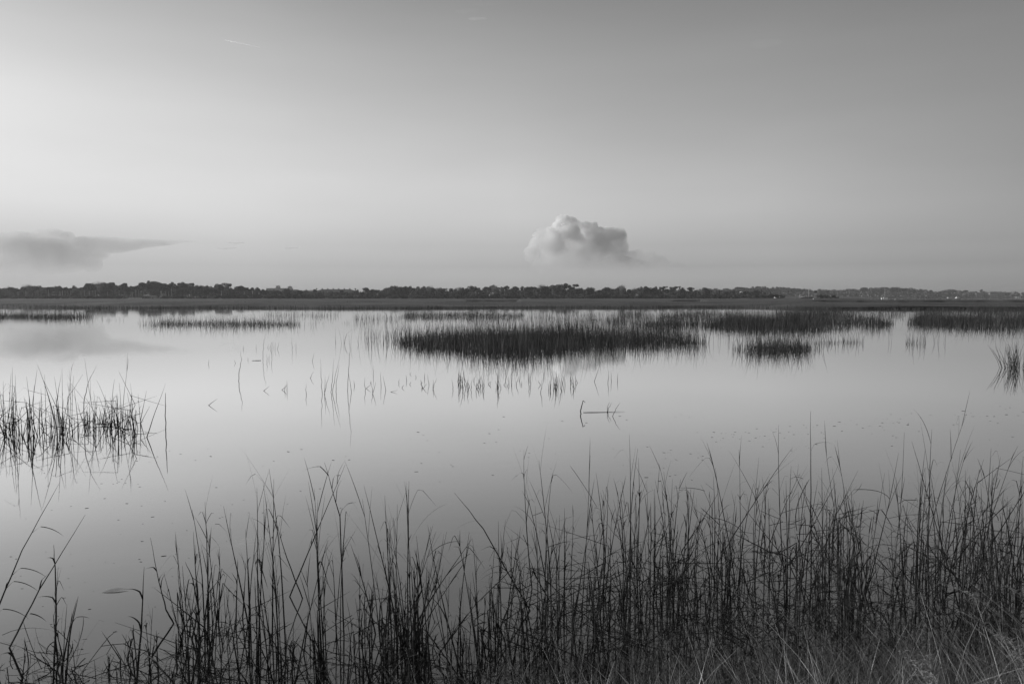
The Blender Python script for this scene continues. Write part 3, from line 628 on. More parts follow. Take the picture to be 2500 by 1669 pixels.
def proto(kind, seed):
    rs = random.Random(seed); tr = MB()
    if kind == 'round':       # dense rounded broadleaf down to the ground, 10 m
        lobes = [(rs.gauss(0, 2.0), rs.gauss(0, 1.5), rs.uniform(3.0, 8.6), rs.uniform(.8, 2.0)) for _ in range(16)] + [(0, 0, 4.6, 3.0, 1.1)]
        V, Fq = leaf_cloud(lobes, 1500, .5, seed); tr.tube([(0, 0, -.5), (.2, 0, 3), (0, 0, 6)], [.4, .3, .2], 6)
        for k in range(4): a = k * 1.6; tr.tube([(0, 0, 2.5), (math.cos(a) * 1.2, math.sin(a), 4.4), (math.cos(a) * 2.2, math.sin(a) * 1.6, 6)], [.2, .14, .08], 4)
        mat = 'crown'
    elif kind == 'pine':      # flat topped clumps over a bare trunk
        lobes = [(rs.gauss(0, 1.9), rs.gauss(0, 1.3), rs.uniform(7, 9.4), rs.uniform(1.0, 1.7), .6) for _ in range(9)]
        V, Fq = leaf_cloud(lobes, 1100, .4, seed); tr.tube([(0, 0, -.5), (.15, 0, 4), (-.1, 0, 8.6)], [.32, .25, .12], 6)
        for l in lobes[:6]: tr.tube([(0, 0, l[2] - 2.2), (l[0] * .6, l[1] * .6, l[2] - .8), (l[0], l[1], l[2])], [.13, .1, .06], 4)
        mat = 'crown2'
    elif kind == 'oak':       # wide, open, limbs seen below the crown
        lobes = [(rs.uniform(-5.5, 5.5), rs.gauss(0, 2), rs.uniform(6.2, 9.3), rs.uniform(1.1, 2.0), .7) for _ in range(17)]
        V, Fq = leaf_cloud(lobes, 1700, .42, seed); tr.tube([(0, 0, -.5), (0, 0, 2.2), (.1, 0, 3)], [.6, .5, .45], 7)
        for k in range(7): x = -5 + k * 1.65; tr.tube([(0, 0, 2.4), (x * .35, 0, 4.2), (x * .75, rs.gauss(0, .8), 6), (x, rs.gauss(0, 1), 8)], [.36, .26, .17, .08], 5)
        mat = 'crown'
    elif kind == 'bare':      # leafless crown of fine twigs
        tw = MB(); tr.tube([(0, 0, -.5), (.1, 0, 3), (0, 0, 5)], [.3, .22, .16], 6)
        for k in range(60):
            a = rs.uniform(0, 6.28); s = rs.uniform(.5, 3.4); z0 = rs.uniform(2.5, 5.5); z1 = min(z0 + rs.uniform(2.5, 5.5), 10 - s * .5)
            mid_ = Vector((math.cos(a) * s * .5, math.sin(a) * s * .5, (z0 + z1) / 2 + .3)); e = Vector((math.cos(a) * s, math.sin(a) * s, z1))
            tw.tube([(0, 0, z0), mid_, e], [.09, .06, .025], 3)
            for q in range(7): d = Vector((rs.gauss(0, .8), rs.gauss(0, .8), rs.uniform(.2, 1.4))); b0 = mid_.lerp(e, rs.random()); tw.tube([b0, b0 + d], [.04, .02], 3)
        me = bpy.data.meshes.new('crown'); me.from_pydata(tw.v, [], tw.f); me.update(); me.materials.append(M['bare'])
        tm = bpy.data.meshes.new('trunk'); tm.from_pydata(tr.v, [], tr.f); tm.update(); tm.materials.append(M['trunk']); return me, tm
    elif kind == 'palm':      # cabbage palm, round head on a thin trunk
        f = MB()
        for k in range(90):
            a = rs.uniform(0, 6.28); e = rs.uniform(-.9, 1.4); d = Vector((math.cos(a) * math.cos(e), math.sin(a) * math.cos(e), math.sin(e)))
            c = Vector((0, 0, 8.3)); f.ribbon([c, c + d * 1.0, c + d * 1.7 + Vector((0, 0, -.3))], [.15, .6, .1], d.orthogonal().normalized())
        tr.tube([(0, 0, -.5), (.15, 0, 4), (0, 0, 8.2)], [.24, .2, .22], 6)
        me = bpy.data.meshes.new('crown'); me.from_pydata(f.v, [], f.f); me.update(); me.materials.append(M['crown2'])
        tm = bpy.data.meshes.new('trunk'); tm.from_pydata(tr.v, [], tr.f); tm.update(); tm.materials.append(M['palm_trunk']); return me, tm
    elif kind == 'dome':      # neat dark dome high up
        lobes = [(0, 0, 7.2, 2.5, .85)] + [(rs.gauss(0, 1.2), rs.gauss(0, .8), rs.uniform(6.4, 8.2), rs.uniform(1.2, 1.7)) for _ in range(4)]
        V, Fq = leaf_cloud(lobes, 1000, .42, seed); tr.tube([(0, 0, -.5), (0, 0, 6.5)], [.3, .2], 6); mat = 'crown2'
    else:                     # shrub, 3 m
        lobes = [(rs.gauss(0, 1.6), rs.gauss(0, .9), rs.uniform(.8, 2.0), rs.uniform(.8, 1.3)) for _ in range(7)]
        V, Fq = leaf_cloud(lobes, 700, .32, seed); tr.tube([(0, 0, -.3), (.1, 0, 1.6)], [.12, .06], 4); mat = 'crown2' if seed % 2 else 'crown'
    me = mesh_np('crown', V, Fq, M[mat], smooth=False)
    tm = bpy.data.meshes.new('trunk'); tm.from_pydata(tr.v, [], tr.f); tm.update(); tm.materials.append(M['trunk'])
    return me, tm
HT = dict(round=10, pine=10, oak=10.6, bare=10, palm=10, dome=9.4, shrub=3)
PRO = {k: [proto(k, 10 * i + j * 3 + 1) for j in range(n)] for i, (k, n) in enumerate((('round', 6), ('pine', 5), ('oak', 3), ('bare', 4), ('palm', 2), ('dome', 3), ('shrub', 4)))}
NM = dict(round='broadleaf_tree', pine='pine_tree', oak='oak_tree', bare='bare_tree', palm='palm_tree', dome='round_tree', shrub='shrub')
def tree(kind, px, ytop, Y, label, group=None, wide=None, z0=.3, name=None):
    top = at(px, ytop - (3.0 if kind != 'shrub' else 0), Y); hgt = top.z - z0; me, tm = random.choice(PRO[kind]); s = hgt / HT[kind]
    o = thing(name or NM[kind], label, 'shrub' if kind == 'shrub' else 'tree', (top.x, Y, z0), group, random.uniform(-.4, .4))
    k = wide or 1; o.scale = (s * k, s * k, s)
    for n_, d in (('crown', me), ('trunk', tm)): link(n_, d, o)
    return o
def prof(tab, x):
    return float(np.interp(x, [p[0] for p in tab], [p[1] for p in tab]))
P1 = [(X / 3.729, 640 + Yy / 3.729) for X, Yy in ((-60, 245), (0, 245), (130, 250), (200, 228), (260, 212), (300, 230), (340, 240), (400, 222), (450, 225), (620, 238), (680, 225), (740, 238), (805, 208), (840, 215), (905, 185), (960, 200), (1030, 200), (1090, 215), (1130, 213), (1170, 232), (1210, 208), (1270, 215), (1320, 192), (1440, 190), (1500, 207), (1560, 220), (1600, 209), (1680, 210), (1750, 225), (1800, 235), (1900, 217), (2060, 217), (2150, 228), (2190, 245), (2235, 240), (2349, 250))]
P2 = [(620 + X / 3.729, 640 + Yy / 3.729) for X, Yy in ((0, 258), (70, 262), (150, 258), (320, 262), (500, 262), (600, 272), (700, 275), (910, 265), (960, 264), (1060, 264), (1150, 257), (1210, 244), (1290, 240), (1310, 252), (1330, 230), (1380, 223), (1440, 236), (1550, 242), (1730, 232), (1790, 252), (1900, 247), (1980, 232), (2050, 242), (2110, 220), (2190, 222), (2220, 250), (2320, 247))]
P3 = [(1240 + X / 3.729, 640 + Yy / 3.729) for X, Yy in ((0, 246), (80, 243), (170, 238), (280, 238), (320, 230), (400, 212), (450, 212), (500, 240), (530, 240), (600, 240), (625, 250), (650, 230), (720, 242), (790, 247), (880, 243), (960, 252), (1000, 245), (1060, 250), (1130, 248), (1240, 247), (1330, 243), (1450, 247), (1520, 243), (1600, 262), (1640, 256), (1700, 264), (1790, 250), (1900, 258), (2000, 262), (2100, 262), (2200, 272), (2300, 270), (2350, 278))]
NEARP = P1 + P2 + P3
WHERE = [(-40, 110, 'at the far left end of the wood'), (110, 200, 'between the grey bare crown and the grey dome at left'), (200, 300, 'left of the pale floating dock'),
         (300, 395, 'around the open pavilion'), (395, 500, 'in the wood right of the pavilion'), (500, 600, 'before the two dark palms'), (600, 720, 'below the long pale building'),
         (720, 880, 'before the long low roof'), (880, 1020, 'right of the long low roof'), (1020, 1180, 'left of the small grey bare tree'), (1180, 1370, 'left of the tall umbrella pine'),
         (1370, 1500, 'between umbrella pine and tall bare tree'), (1500, 1680, 'right of the tall bare tree'), (1680, 1810, 'at the right end of the near wood'), (1810, 2030, 'before the hazy far wood')]
DESC = dict(round='full dark tree', pine='clumpy topped pine', oak='spreading open oak', bare='grey leafless tree', palm='palm on a pale trunk', dome='dark dome shaped tree', shrub='low dark shrub')
def place(px):
    for a, b, t in WHERE:
        if a <= px < b: return t
    return WHERE[-1][2] if px > 0 else WHERE[0][2]
def lab(kind, px, back=False):
    d = DESC[kind]; t = place(px)
    return d + (' behind, ' if back else ' ') + t
rsx = random.Random(5); px = -35.0
while px < 1845:
    y = prof(NEARP, px); u = rsx.random()
    if px < 560: k = 'round' if u < .38 else 'dome' if u < .58 else 'oak' if u < .74 else 'pine' if u < .88 else 'palm'
    else: k = 'round' if u < .66 else 'pine' if u < .8 else 'dome' if u < .88 else 'bare' if u < .93 else 'oak'
    Yd = rsx.uniform(600, 660)
    if not (650 < px < 720 and k in ('bare', 'palm')):
        l = lab(k, px); tree(k, px, y + rsx.choice((rsx.uniform(-6, -1), rsx.uniform(-2, 3), rsx.uniform(1, 8))), Yd, l, 'trees: ' + l, wide=rsx.uniform(.6, 1.0) * (1 if k not in ('oak',) else .8))
    px += rsx.uniform(6, 11)
px = -30.0
while px < 1850:                        # second rank, standing deeper
    y = prof(NEARP, px); k = 'round' if rsx.random() < .7 else 'pine'
    l = lab(k, px, True); tree(k, px, y + rsx.uniform(1.5, 6), rsx.uniform(690, 760), l, 'trees: ' + l, wide=1.6); px += rsx.uniform(10, 17)
px = -30.0
while px < 1900:                        # shrubs along the foot
    l = lab('shrub', px); gap = 300 < px < 392
    if not gap: tree('shrub', px, rsx.uniform(716, 722) if px > 560 else rsx.uniform(719, 724), rsx.uniform(578, 592), l, 'shrubs: ' + l, wide=rsx.uniform(1.1, 1.9))
    px += rsx.uniform(9, 17)
for px in (62, 92, 118, 146, 152, 158, 165, 172, 206, 218, 226, 232, 262, 290, 322, 331, 338, 392, 404, 411, 540, 596):
    l = lab('palm', px); tree('palm', px, rsx.uniform(700, 707), rsx.uniform(588, 597), l, 'trees: ' + l, wide=.9)
# trees one can single out
tree('bare', 66, 696, 605, 'wide grey bare crowned tree near the left end of the far shore', wide=1.0)
tree('bare', 243, 688.5, 612, 'grey domed tree, highest crown left of the pavilion', wide=.9)
tree('oak', 371, 690, 615, 'big spreading oak with dark forked limbs behind the pavilion', wide=1.0)
tree('dome', 216, 694.5, 600, 'dark dome topped tree, left neighbour of the highest left crown', wide=.8)
tree('dome', 302, 696.5, 600, 'dark dome topped tree standing over the pale floating dock', wide=.8)
tree('pine', 450, 693.5, 600, 'dark narrow pine poking above the wood right of the pavilion', wide=.7)
tree('palm', 616, 703.5, 596, 'left one of two dark palms left of the long pale building', wide=1.1)
tree('palm', 632, 706.5, 592, 'right one of two dark palms left of the long pale building', wide=1.1)
tree('bare', 1122, 702, 612, 'small grey bare tree in the middle of the far shore', wide=.8)
tree('bare', 1207, 697, 612, 'pale bare tree beside a taller dark crown, middle of the far shore', wide=.8)
tree('pine', 1390, 694.5, 600, 'tall umbrella pine with a dark flat crown, tallest of the near shore right of centre', wide=1.0)
tree('bare', 1518, 696.5, 606, 'tall grey bare tree rising above the wood right of the umbrella pine', wide=.8)
tree('bare', 1548, 705, 606, 'smaller grey bare tree just right of the tall bare tree', wide=.8)
tree('pine', 1686, 704.5, 612, 'small open pine above the right end of the near wood', wide=.8)
tree('palm', 1990, 711.5, 545, 'palm standing out on the marsh edge, left one of the pair', wide=.85, z0=.3)
tree('palm', 1993, 712, 548, 'palm standing out on the marsh edge, right one of the pair', wide=.7, z0=.3)
for x, y, s in ((2002, 716.5, 1.0), (2010, 719.5, .9), (2022, 721, 1.0), (2033, 719, .9), (1975, 724, 1.2), (1955, 725, 1.2), (1865, 718, 1), (1878, 716, 1.1), (1893, 717, .9), (1965, 724.5, 1), (2042, 724, .9)):
    tree('shrub', x, y, 552, 'dark bush on the low hummock beside the pair of palms' if x > 1950 else 'dark bush at the right tip of the near wood', 'bushes of the right hummock' if x > 1950 else 'bushes at the wood tip', wide=s * (.8 if y < 722 else 1.6), z0=.4)
tag(grid('hummock', 150, 250, 535, 566, 40, 16, lambda X, Y: -.2 + 1.1 * sm(0, 10, X - 152) * sm(0, 14, 248 - X) * sm(0, 6, Y - 536) * sm(0, 6, 565 - Y), M['land']), kind='structure')
# far hazy wood across the river
P4 = [(1240 + X / 3.729, 640 + Yy / 3.729) for X, Yy in ((1500, 262), (1700, 260), (1790, 240), (1870, 246), (1990, 240), (2060, 246), (2120, 228), (2200, 235), (2280, 219), (2320, 224))] + \
     [(1860 + X / 3.67, 640 + Yy / 3.67) for X, Yy in ((0, 216), (60, 226), (200, 231), (290, 233), (330, 246), (380, 239), (450, 251), (550, 243), (660, 253), (760, 241), (860, 236), (950, 229), (1090, 224), (1240, 229), (1300, 231), (1400, 246), (1480, 244), (1560, 271), (1610, 253), (1700, 251), (1800, 256), (1900, 263), (1950, 280), (2000, 266), (2100, 270), (2170, 268), (2250, 286), (2349, 290), (2500, 292))]
FW = [(1600, 1860, 'left end of the hazy wood'), (1860, 1990, 'hazy wood left of the two palms'), (1990, 2130, 'hazy wood between palms and sailboat'), (2130, 2230, 'hazy wood behind the sailboat'), (2230, 2380, 'hazy wood right of the sailboat'), (2380, 2560, 'low right end of the hazy wood')]
for rank, (Y0, Y1, stp, dy) in enumerate(((1225, 1260, (11, 19), 1.2), (1290, 1340, (8, 15), 0))):
    px = 1640.0
    while px < 2535:
        k = rsx.choice(('round', 'round', 'round', 'round', 'dome')) if rank else rsx.choice(('round', 'round', 'round', 'dome')); t = [q[2] for q in FW if q[0] <= px < q[1]][0]
        l = ('hazy pine' if k == 'pine' else 'hazy round crowned tree') + ' in the ' + t
        tree(k, px, prof(P4, px) + rsx.uniform(0, 3) + dy * 3, rsx.uniform(Y0, Y1), l, 'far trees: ' + l, wide=rsx.uniform(1.1, 1.5), z0=1.2)
        px += rsx.uniform(*stp)
tree('pine', 2396, 709.5, 1240, 'lone flat topped pine standing above the low right end of the far wood', wide=.6, z0=1.2)
V, Fq = leaf_cloud([(x, 1222 + random.uniform(-4, 6), 2.8, random.uniform(4, 6.5), 1.1) for x in np.arange(200, 860, 4.5)], 16000, 1.3, 99)
tag(link('undergrowth', mesh_np('undergrowth', V, Fq, M['crown'], False)), 'dark undergrowth along the foot of the hazy far wood', 'undergrowth', kind='stuff')
V, Fq = leaf_cloud([(x, 670 + random.uniform(-8, 8), random.uniform(2.2, 3.6), random.uniform(2.4, 3.8), 1.1) for x in np.arange(-450, 215, 3.0)], 20000, .75, 98)
tag(link('undergrowth', mesh_np('undergrowth', V, Fq, M['crown2'], False)), 'dark undergrowth between the trunks of the near shoreline wood', 'undergrowth', kind='stuff')

# ------------------------------------------------------------------ buildings, boats, poles
def mx(px, Y): return at(px, 700, Y).x
def mz(py, Y): return at(1250, py, Y).z
def house(label, x0, x1, ytop, Y, depth, mat='wall', nwin=4, storeys=2, roofh=1.5, cat='building', name='building', zb=.3, flat=False):
    X0, X1 = mx(x0, Y), mx(x1, Y); zt = mz(ytop, Y); o = thing(name, label, cat, ((X0 + X1) / 2, Y, zb)); wd = X1 - X0; ht = zt - zb
    wh = ht if flat else max(ht - roofh, .5)
    m = MB(); m.box(-wd / 2, wd / 2, 0, depth, -1.2, wh); m.build('wall', M[mat], o)
    r = MB()
    if flat: r.box(-wd / 2 - .25, wd / 2 + .25, -.25, depth + .25, wh + .003, wh + .35)
    else: r.hip(-wd / 2 - .5, wd / 2 + .5, -.5, depth + .5, wh + .003, ht, .8)
    r.build('roof', M['dull' if flat else 'roof'], o)
    for s in range(storeys):
        for i in range(nwin):
            x = (-.5 + (i + .5) / nwin) * wd; z = wh * (s + .3) / storeys; h = wh / storeys * .5; a = wd / nwin * .25
            f = MB(); f.box(x - a, x + a, -.06, -.002, z, z + h); fw = f.build('window', M['white' if mat == 'wall' and Y < 1000 else 'dull' if mat != 'greywall' else 'greywall'], o)
            g_ = MB(); g_.box(x - a * .8, x + a * .8, -.09, -.062, z + h * .1, z + h * .9); g_.build('pane', M['glass'], fw)
    return o, wd, wh, ht
# long pale building with stepped gables above the trees
o, wd, wh, ht = house('long pale building with small towers showing above the left trees', 650, 707, 704, 960, 16, nwin=12, storeys=4, flat=True)
for c, w_, hh in ((.44 - .5, .09, 2.6), (.5 - .045, .085, 1.9)):
    t_ = MB(); t_.box(c * wd - w_ * wd / 2, c * wd + w_ * wd / 2, 1 + w_, 12 - w_, wh + .36, wh + .3 + hh); tw = t_.build('tower', M['wall'], o)
    t_ = MB(); t_.hip(c * wd - w_ * wd / 2 - .3, c * wd + w_ * wd / 2 + .3, .7, 12.3, wh + .303 + hh, wh + .3 + hh + .9, .3); t_.build('roof', M['dull'], tw)
o, wd, wh, ht = house('long low dark roofed building with small roof peaks, right of the pale towers', 764, 868, 706, 820, 18, 'dull', 14, 2, 2.6)
for i in range(8):
    t_ = MB(); x = (-.46 + i * .131) * wd; t_.box(x - .5, x + .5, 8, 9.2, ht - .4, ht + .5); b = len(t_.v); t_.hip(x - .8, x + .8, 7.7, 9.5, ht + .5, ht + 1.3, .9); t_.build('chimney', M['roof'], o)
house('low dark roofed building joining the pale tower building on its right', 700, 735, 706.5, 840, 15, 'dull', 5, 2, 2.2)
house('hazy low building with a broken roof line left of the middle trees', 925, 965, 705, 900, 14, 'dull', 5, 2, 3.0)
# the pale building behind the trunks, floating dock and pavilion
house('pale two storey building half hidden behind the tree trunks left of the pavilion', 316, 352, 708, 668, 10, 'wall', 7, 2, 1.5)
house('pale building behind the forked oak right of the pavilion', 362, 396, 713, 668, 9, 'wall', 5, 2, 1.2)
house('dim pale house front between trees left of the floating dock', 282, 302, 716, 655, 8, 'dull', 3, 1, 1.0, 'house', 'house')
Yp = 578; X0, X1 = mx(350.5, Yp), mx(368.5, Yp); zr = mz(719, Yp); ze = mz(722, Yp)
pv = thing('pavilion', 'open pavilion with a pale hipped roof on dark posts at the shore', 'pavilion', ((X0 + X1) / 2, Yp, .5)); wd = X1 - X0
r = MB(); r.hip(-wd / 2, wd / 2, -2.2, 2.2, ze - .5, zr - .5, .9); r.build('roof', M['wall'], pv)
for i in range(5):
    for y in (-1.8, 1.8):
        if y > 0 and 0 < i < 4: continue
        q = MB(); x = (-.44 + .22 * i) * wd; q.box(x - .08, x + .08, y - .08, y + .08, -.9, ze - .503); q.build('post', M['trunk'], pv)
q = MB(); q.box(-wd / 2, wd / 2, -2, 2, -.5, -.05); q.build('deck', M['dull'], pv)
X0, X1 = mx(369, Yp), mx(380, Yp); zt = mz(723.2, Yp)
sh = thing('shed', 'small pale boarded shed touching the pavilion on its right', 'shed', ((X0 + X1) / 2, Yp, .5)); wd = X1 - X0
q = MB(); q.box(-wd / 2, wd / 2, -1.4, 1.4, -.5, zt - .5); q.build('wall', M['dull'], sh)
q = MB(); q.hip(-wd / 2 - .2, wd / 2 + .2, -1.7, 1.7, zt - .497, zt, .5); q.build('roof', M['dull'], sh)
q = MB(); q.box(-.4, .4, -1.45, -1.403, -.3, zt - 1.0); q.build('door', M['roof'], sh)
Yk = 572; X0, X1 = mx(313, Yk), mx(345, Yk)
dk = thing('dock', 'long low white floating dock on the shore left of the pavilion', 'dock', ((X0 + X1) / 2, Yk, .5)); wd = X1 - X0
q = MB(); q.box(-wd / 2, wd / 2, -.8, .8, -.05, .45); q.build('deck', M['white'], dk)
for i in range(6): q = MB(); x = (-.48 + .192 * i) * wd; q.tube([(x, -.9, -1), (x, -.9, 1.0)], [.09, .09], 6); q.build('post', M['dull'], dk)
# houses near the right
house('pale flat house half hidden in the crowns at the right end of the near wood', 1813, 1832, 712.5, 675, 8, 'wall', 3, 2, .5, 'house', 'house', flat=True)
def lowhouse(label, x0, x1, yr, ye, Y, zb=.8):
    X0, X1 = mx(x0, Y), mx(x1, Y); o = thing('house', label, 'house', ((X0 + X1) / 2, Y, zb)); wd = X1 - X0; a, b = mz(ye, Y) - zb, mz(yr, Y) - zb
    q = MB(); q.box(-wd * .46, wd * .46, 0, 5, -1.2, a); q.build('wall', M['dull'], o)
    q = MB(); q.hip(-wd / 2, wd / 2, -.5, 5.5, a + .003, b, .7); q.build('roof', M['white'], o)
    for i in (-.25, .05, .3): q = MB(); q.box(i * wd - .5, i * wd + .5, -.08, -.002, max(a * .3, 0), a * .8); q.build('window', M['glass'], o)
lowhouse('low house with a bright roof at the right tip of the near wood', 1895, 1907, 723.2, 725.2, 556, .3)
lowhouse('low house with a dull pale roof left of the bare mast', 1957, 1966, 724.2, 725.6, 560, .3)
house('broad pale house in the hazy trees near the right edge', 2384, 2402, 713.5, 1215, 10, 'greywall', 4, 2, 2.0, 'house', 'house')
house('big pale house with many windows in the hazy trees at the right edge', 2418, 2440, 712, 1212, 11, 'greywall', 6, 2, 2.2, 'house', 'house')
house('tall narrow house between hazy trees right of the big pale house', 2441, 2454, 712, 1218, 10, 'greywall', 3, 3, 2.0, 'house', 'house')
house('small light house low at the far right end of the far shore', 2482, 2493, 722, 1205, 6, 'white', 2, 1, 1.2, 'house', 'house')
house('small white boat house on the far shore right of the sailboat', 2337, 2343, 723.5, 1190, 5, 'white', 2, 1, 1.0, 'boat house', 'boat_house', zb=.3)
house('long low pale jetty house on the far shore left of the white boat house', 2316, 2326, 725, 1192, 4, 'wall', 4, 1, .5, 'boat house', 'boat_house', zb=.3)
# sailboat
Yb = 700; cx = mx(2160, Yb)
sb = thing('sailboat', 'white sailboat with a tall bare mast moored before the far wood', 'sailboat', (cx, Yb, 0), rz=.12)
m = MB(); n = 12; Lh = 2.9; sec = []
for i in range(n + 1):
    u = i / n; x = (u - .5) * 2 * Lh; b = .95 * math.sin(math.pi * min(1, .12 + u * .88)) ** .6 if u < 1 else 0.02; b = max(b, .02); s = .75 + .25 * u * u
    sec += [(x, -b, s), (x, -b * .7, -.15), (x, b * .7, -.15), (x, b, s)]
m.add(sec, [(4 * i + k, 4 * i + k + 1, 4 * i + k + 5, 4 * i + k + 4) for i in range(n) for k in range(3)] + [(4 * i + 3, 4 * i, 4 * i + 4, 4 * i + 7) for i in range(n)] + [(0, 1, 2, 3)])
m.build('hull', M['white'], sb)
q = MB(); q.box(-.9, .9, -.5, .5, .76, 1.2); cb = q.build('cabin', M['white'], sb)
q = MB(); q.box(-.6, .6, -.515, -.503, .88, 1.06); q.build('window', M['glass'], cb)
q = MB(); q.tube([(.3, 0, .76), (.3, 0, mz(702.5, Yb))], [.11, .08], 6); q.build('mast', M['metal'], sb)
q = MB(); q.tube([(.3, 0, 1.7), (-2.3, 0, 1.6)], [.1, .09], 6); q.build('boom', M['roof'], sb)
for x in (-2.7, 2.6): q = MB(); q.tube([(x, 0, .9), (.3, 0, mz(703.5, Yb))], [.02, .02], 3); q.build('stay', M['roof'], sb)
def marker(label, px, yt, Y, cat='marker post', name='marker_post', r=.12, mat='white', zb=-.2):
    o = thing(name, label, cat, (mx(px, Y), Y, zb)); h = mz(yt, Y) - zb
    q = MB(); q.tube([(0, 0, 0), (0, 0, h)], [r, r * .8], 8); q.build('post', M[mat], o)
    q = MB(); q.tube([(0, 0, h * .72), (0, 0, h * .8), (0, 0, h)], [r * 1.1, r * 2.4, r * 1.2], 8); q.build('top_cap', M[mat], o)
    return o
marker('small white buoy on the river right of the sailboat', 2186, 729.5, 560, 'buoy', 'buoy', .28)
marker('small white marker post in the marsh left of the pair of palms', 1986.5, 728.5, 380, r=.12, zb=.3)
def pole(label, px, yt, Y, arm=0, r=.09, mat='dull', cat='pole', name='pole'):
    o = thing(name, label, cat, (mx(px, Y), Y, .3)); h = mz(yt, Y) - .3
    q = MB(); q.tube([(0, 0, -.5), (0, 0, h)], [r, r * .7], 6); q.build('shaft', M[mat], o)
    if arm: q = MB(); q.box(-arm, arm, -.06, .06, h - .7, h - .58); q.build('crossarm', M[mat], o)
pole('tall bare mast standing behind the marsh left of the pair of palms', 1975, 706, 600, 0, .14, 'metal', 'mast', 'mast')
pole('utility pole with a short crossarm above the far left trees', 20, 697.5, 640, .9, .17, 'trunk', 'utility pole', 'utility_pole')
pole('thin pole poking above the wood right of the pavilion', 505, 696.5, 640, 0, .14, 'trunk')

# ------------------------------------------------------------------ clouds (beyond the haze box)
def vapour_mat(name, dens, z_lo, z_hi, ns=.004, lo=.35, hi=.6, aniso=.0, thin=.1, col=1.0):
    """cloud of fine droplets: denser high up, thinned towards its base as a stand-in for haze, broken up by noise"""
    m = bpy.data.materials.new(name); m.use_nodes = True; t = m.node_tree; t.nodes.clear()
    out = nd(t, 'ShaderNodeOutputMaterial'); v = nd(t, 'ShaderNodeVolumeScatter'); v.inputs['Color'].default_value = (col, col, col, 1); v.inputs['Anisotropy'].default_value = aniso
    geo = nd(t, 'ShaderNodeNewGeometry'); sp_ = nd(t, 'ShaderNodeSeparateXYZ'); t.links.new(geo.outputs['Position'], sp_.inputs[0])
    n = nd(t, 'ShaderNodeTexNoise'); n.inputs['Scale'].default_value = ns; n.inputs['Detail'].default_value = 4; t.links.new(geo.outputs['Position'], n.inputs['Vector'])
    mr = nd(t, 'ShaderNodeMapRange', interpolation_type='SMOOTHSTEP'); t.links.new(sp_.outputs['Z'], mr.inputs[0]); mr.inputs[1].default_value = z_lo; mr.inputs[2].default_value = z_hi  # height falloff put into the density imitates haze veiling the cloud base
    nr = nd(t, 'ShaderNodeMapRange'); t.links.new(n.outputs['Fac'], nr.inputs[0]); nr.inputs[1].default_value = lo; nr.inputs[2].default_value = hi; nr.inputs[3].default_value = thin
    d2 = mth(t, 'MULTIPLY', mth(t, 'POWER', mr.outputs[0], 2.0), nr.outputs[0])
    if z_hi > z_lo + 1e-6: t.links.new(mth(t, 'MULTIPLY', d2, dens), v.inputs['Density'])
    else: v.inputs['Density'].default_value = dens          # an even thin veil
    t.links.new(v.outputs[0], out.inputs['Volume'])
    m.cycles.volume_sampling = 'MULTIPLE_IMPORTANCE'
    return m
CD = 9000.0
def cloud(name, lobes, label, mat, rough=.16, vox=9.0, sq=(1, 1, 1), cat='cloud'):
    import bmesh
    bm_ = bmesh.new()
    for (x, y, r, *rest) in lobes:
        c = at(x, y, CD + (rest[0] if rest else 0)); rr = r * CD / F; kx, kz = (rest[1], rest[2]) if len(rest) > 2 else (1, 1)
        res = bmesh.ops.create_icosphere(bm_, subdivisions=3, radius=1.0)
        for v in res['verts']: v.co = Vector((v.co.x * rr * kx, v.co.y * rr * (kx * .6 if name == 'cloud_streak' else 1), v.co.z * rr * kz)) + c
    me = bpy.data.meshes.new(name); bm_.to_mesh(me); bm_.free(); tmp = link(name + '_tmp', me)
    md = tmp.modifiers.new('r', 'REMESH'); md.mode = 'VOXEL'; md.voxel_size = vox; md.use_smooth_shade = True
    dg = bpy.context.evaluated_depsgraph_get(); me2 = bpy.data.meshes.new_from_object(tmp.evaluated_get(dg)); bpy.data.objects.remove(tmp)
    co = np.empty(len(me2.vertices) * 3, np.float32); me2.vertices.foreach_get('co', co); co = co.reshape(-1, 3)
    nn = [v.normal.copy() for v in me2.vertices]
    for i, v in enumerate(me2.vertices):
        p = v.co / 130.0; f = noise.fractal(p, .9, 2.1, 5); v.co = v.co + nn[i] * (f * rough * 130)
    me2.update(); me2.materials.clear(); me2.materials.append(mat)
    me2.polygons.foreach_set('use_smooth', [True] * len(me2.polygons))
    return tag(link(name, me2), label, cat)
cz = lambda py: at(1250, py, CD).z
cum = [(1367, 536, 11), (1381, 535, 10), (1397, 543, 13), (1360, 550, 12), (1412, 550, 13), (1430, 552, 14), (1450, 552, 13), (1465, 561, 12), (1325, 566, 13), (1311, 576, 10), (1345, 568, 14), (1338, 560, 8), (1318, 561, 7),
       (1480, 563, 11), (1505, 580, 27), (1490, 584, 30), (1390, 574, 30), (1440, 577, 30), (1350, 600, 38), (1400, 606, 42), (1455, 606, 42), (1308, 600, 20), (1296, 618, 20), (1500, 610, 36)]
cum = [(x, y, r, (x - 1400) * 1.2 + random.uniform(-40, 40)) for x, y, r in cum]
cum += [(1545, 634, 24, 160, 1.7, 1), (1590, 642, 22, 180, 2.2, .9), (1640, 652, 16, 200, 3, .8), (1556, 620, 12, 160, 1.4, 1), (1588, 624, 10, 160, 1.6, .9), (1616, 632, 10, 160, 1.5, .9), (1400, 650, 36, 0, 3, 1), (1500, 655, 32, 0, 3, 1), (1700, 657, 8, 0, 4, .8)]
cloud('cloud', cum, 'tall billowing cloud with a bright lit top above the middle trees', vapour_mat('cumulus', .028, cz(700), cz(535), thin=.15), .15, 5.0)
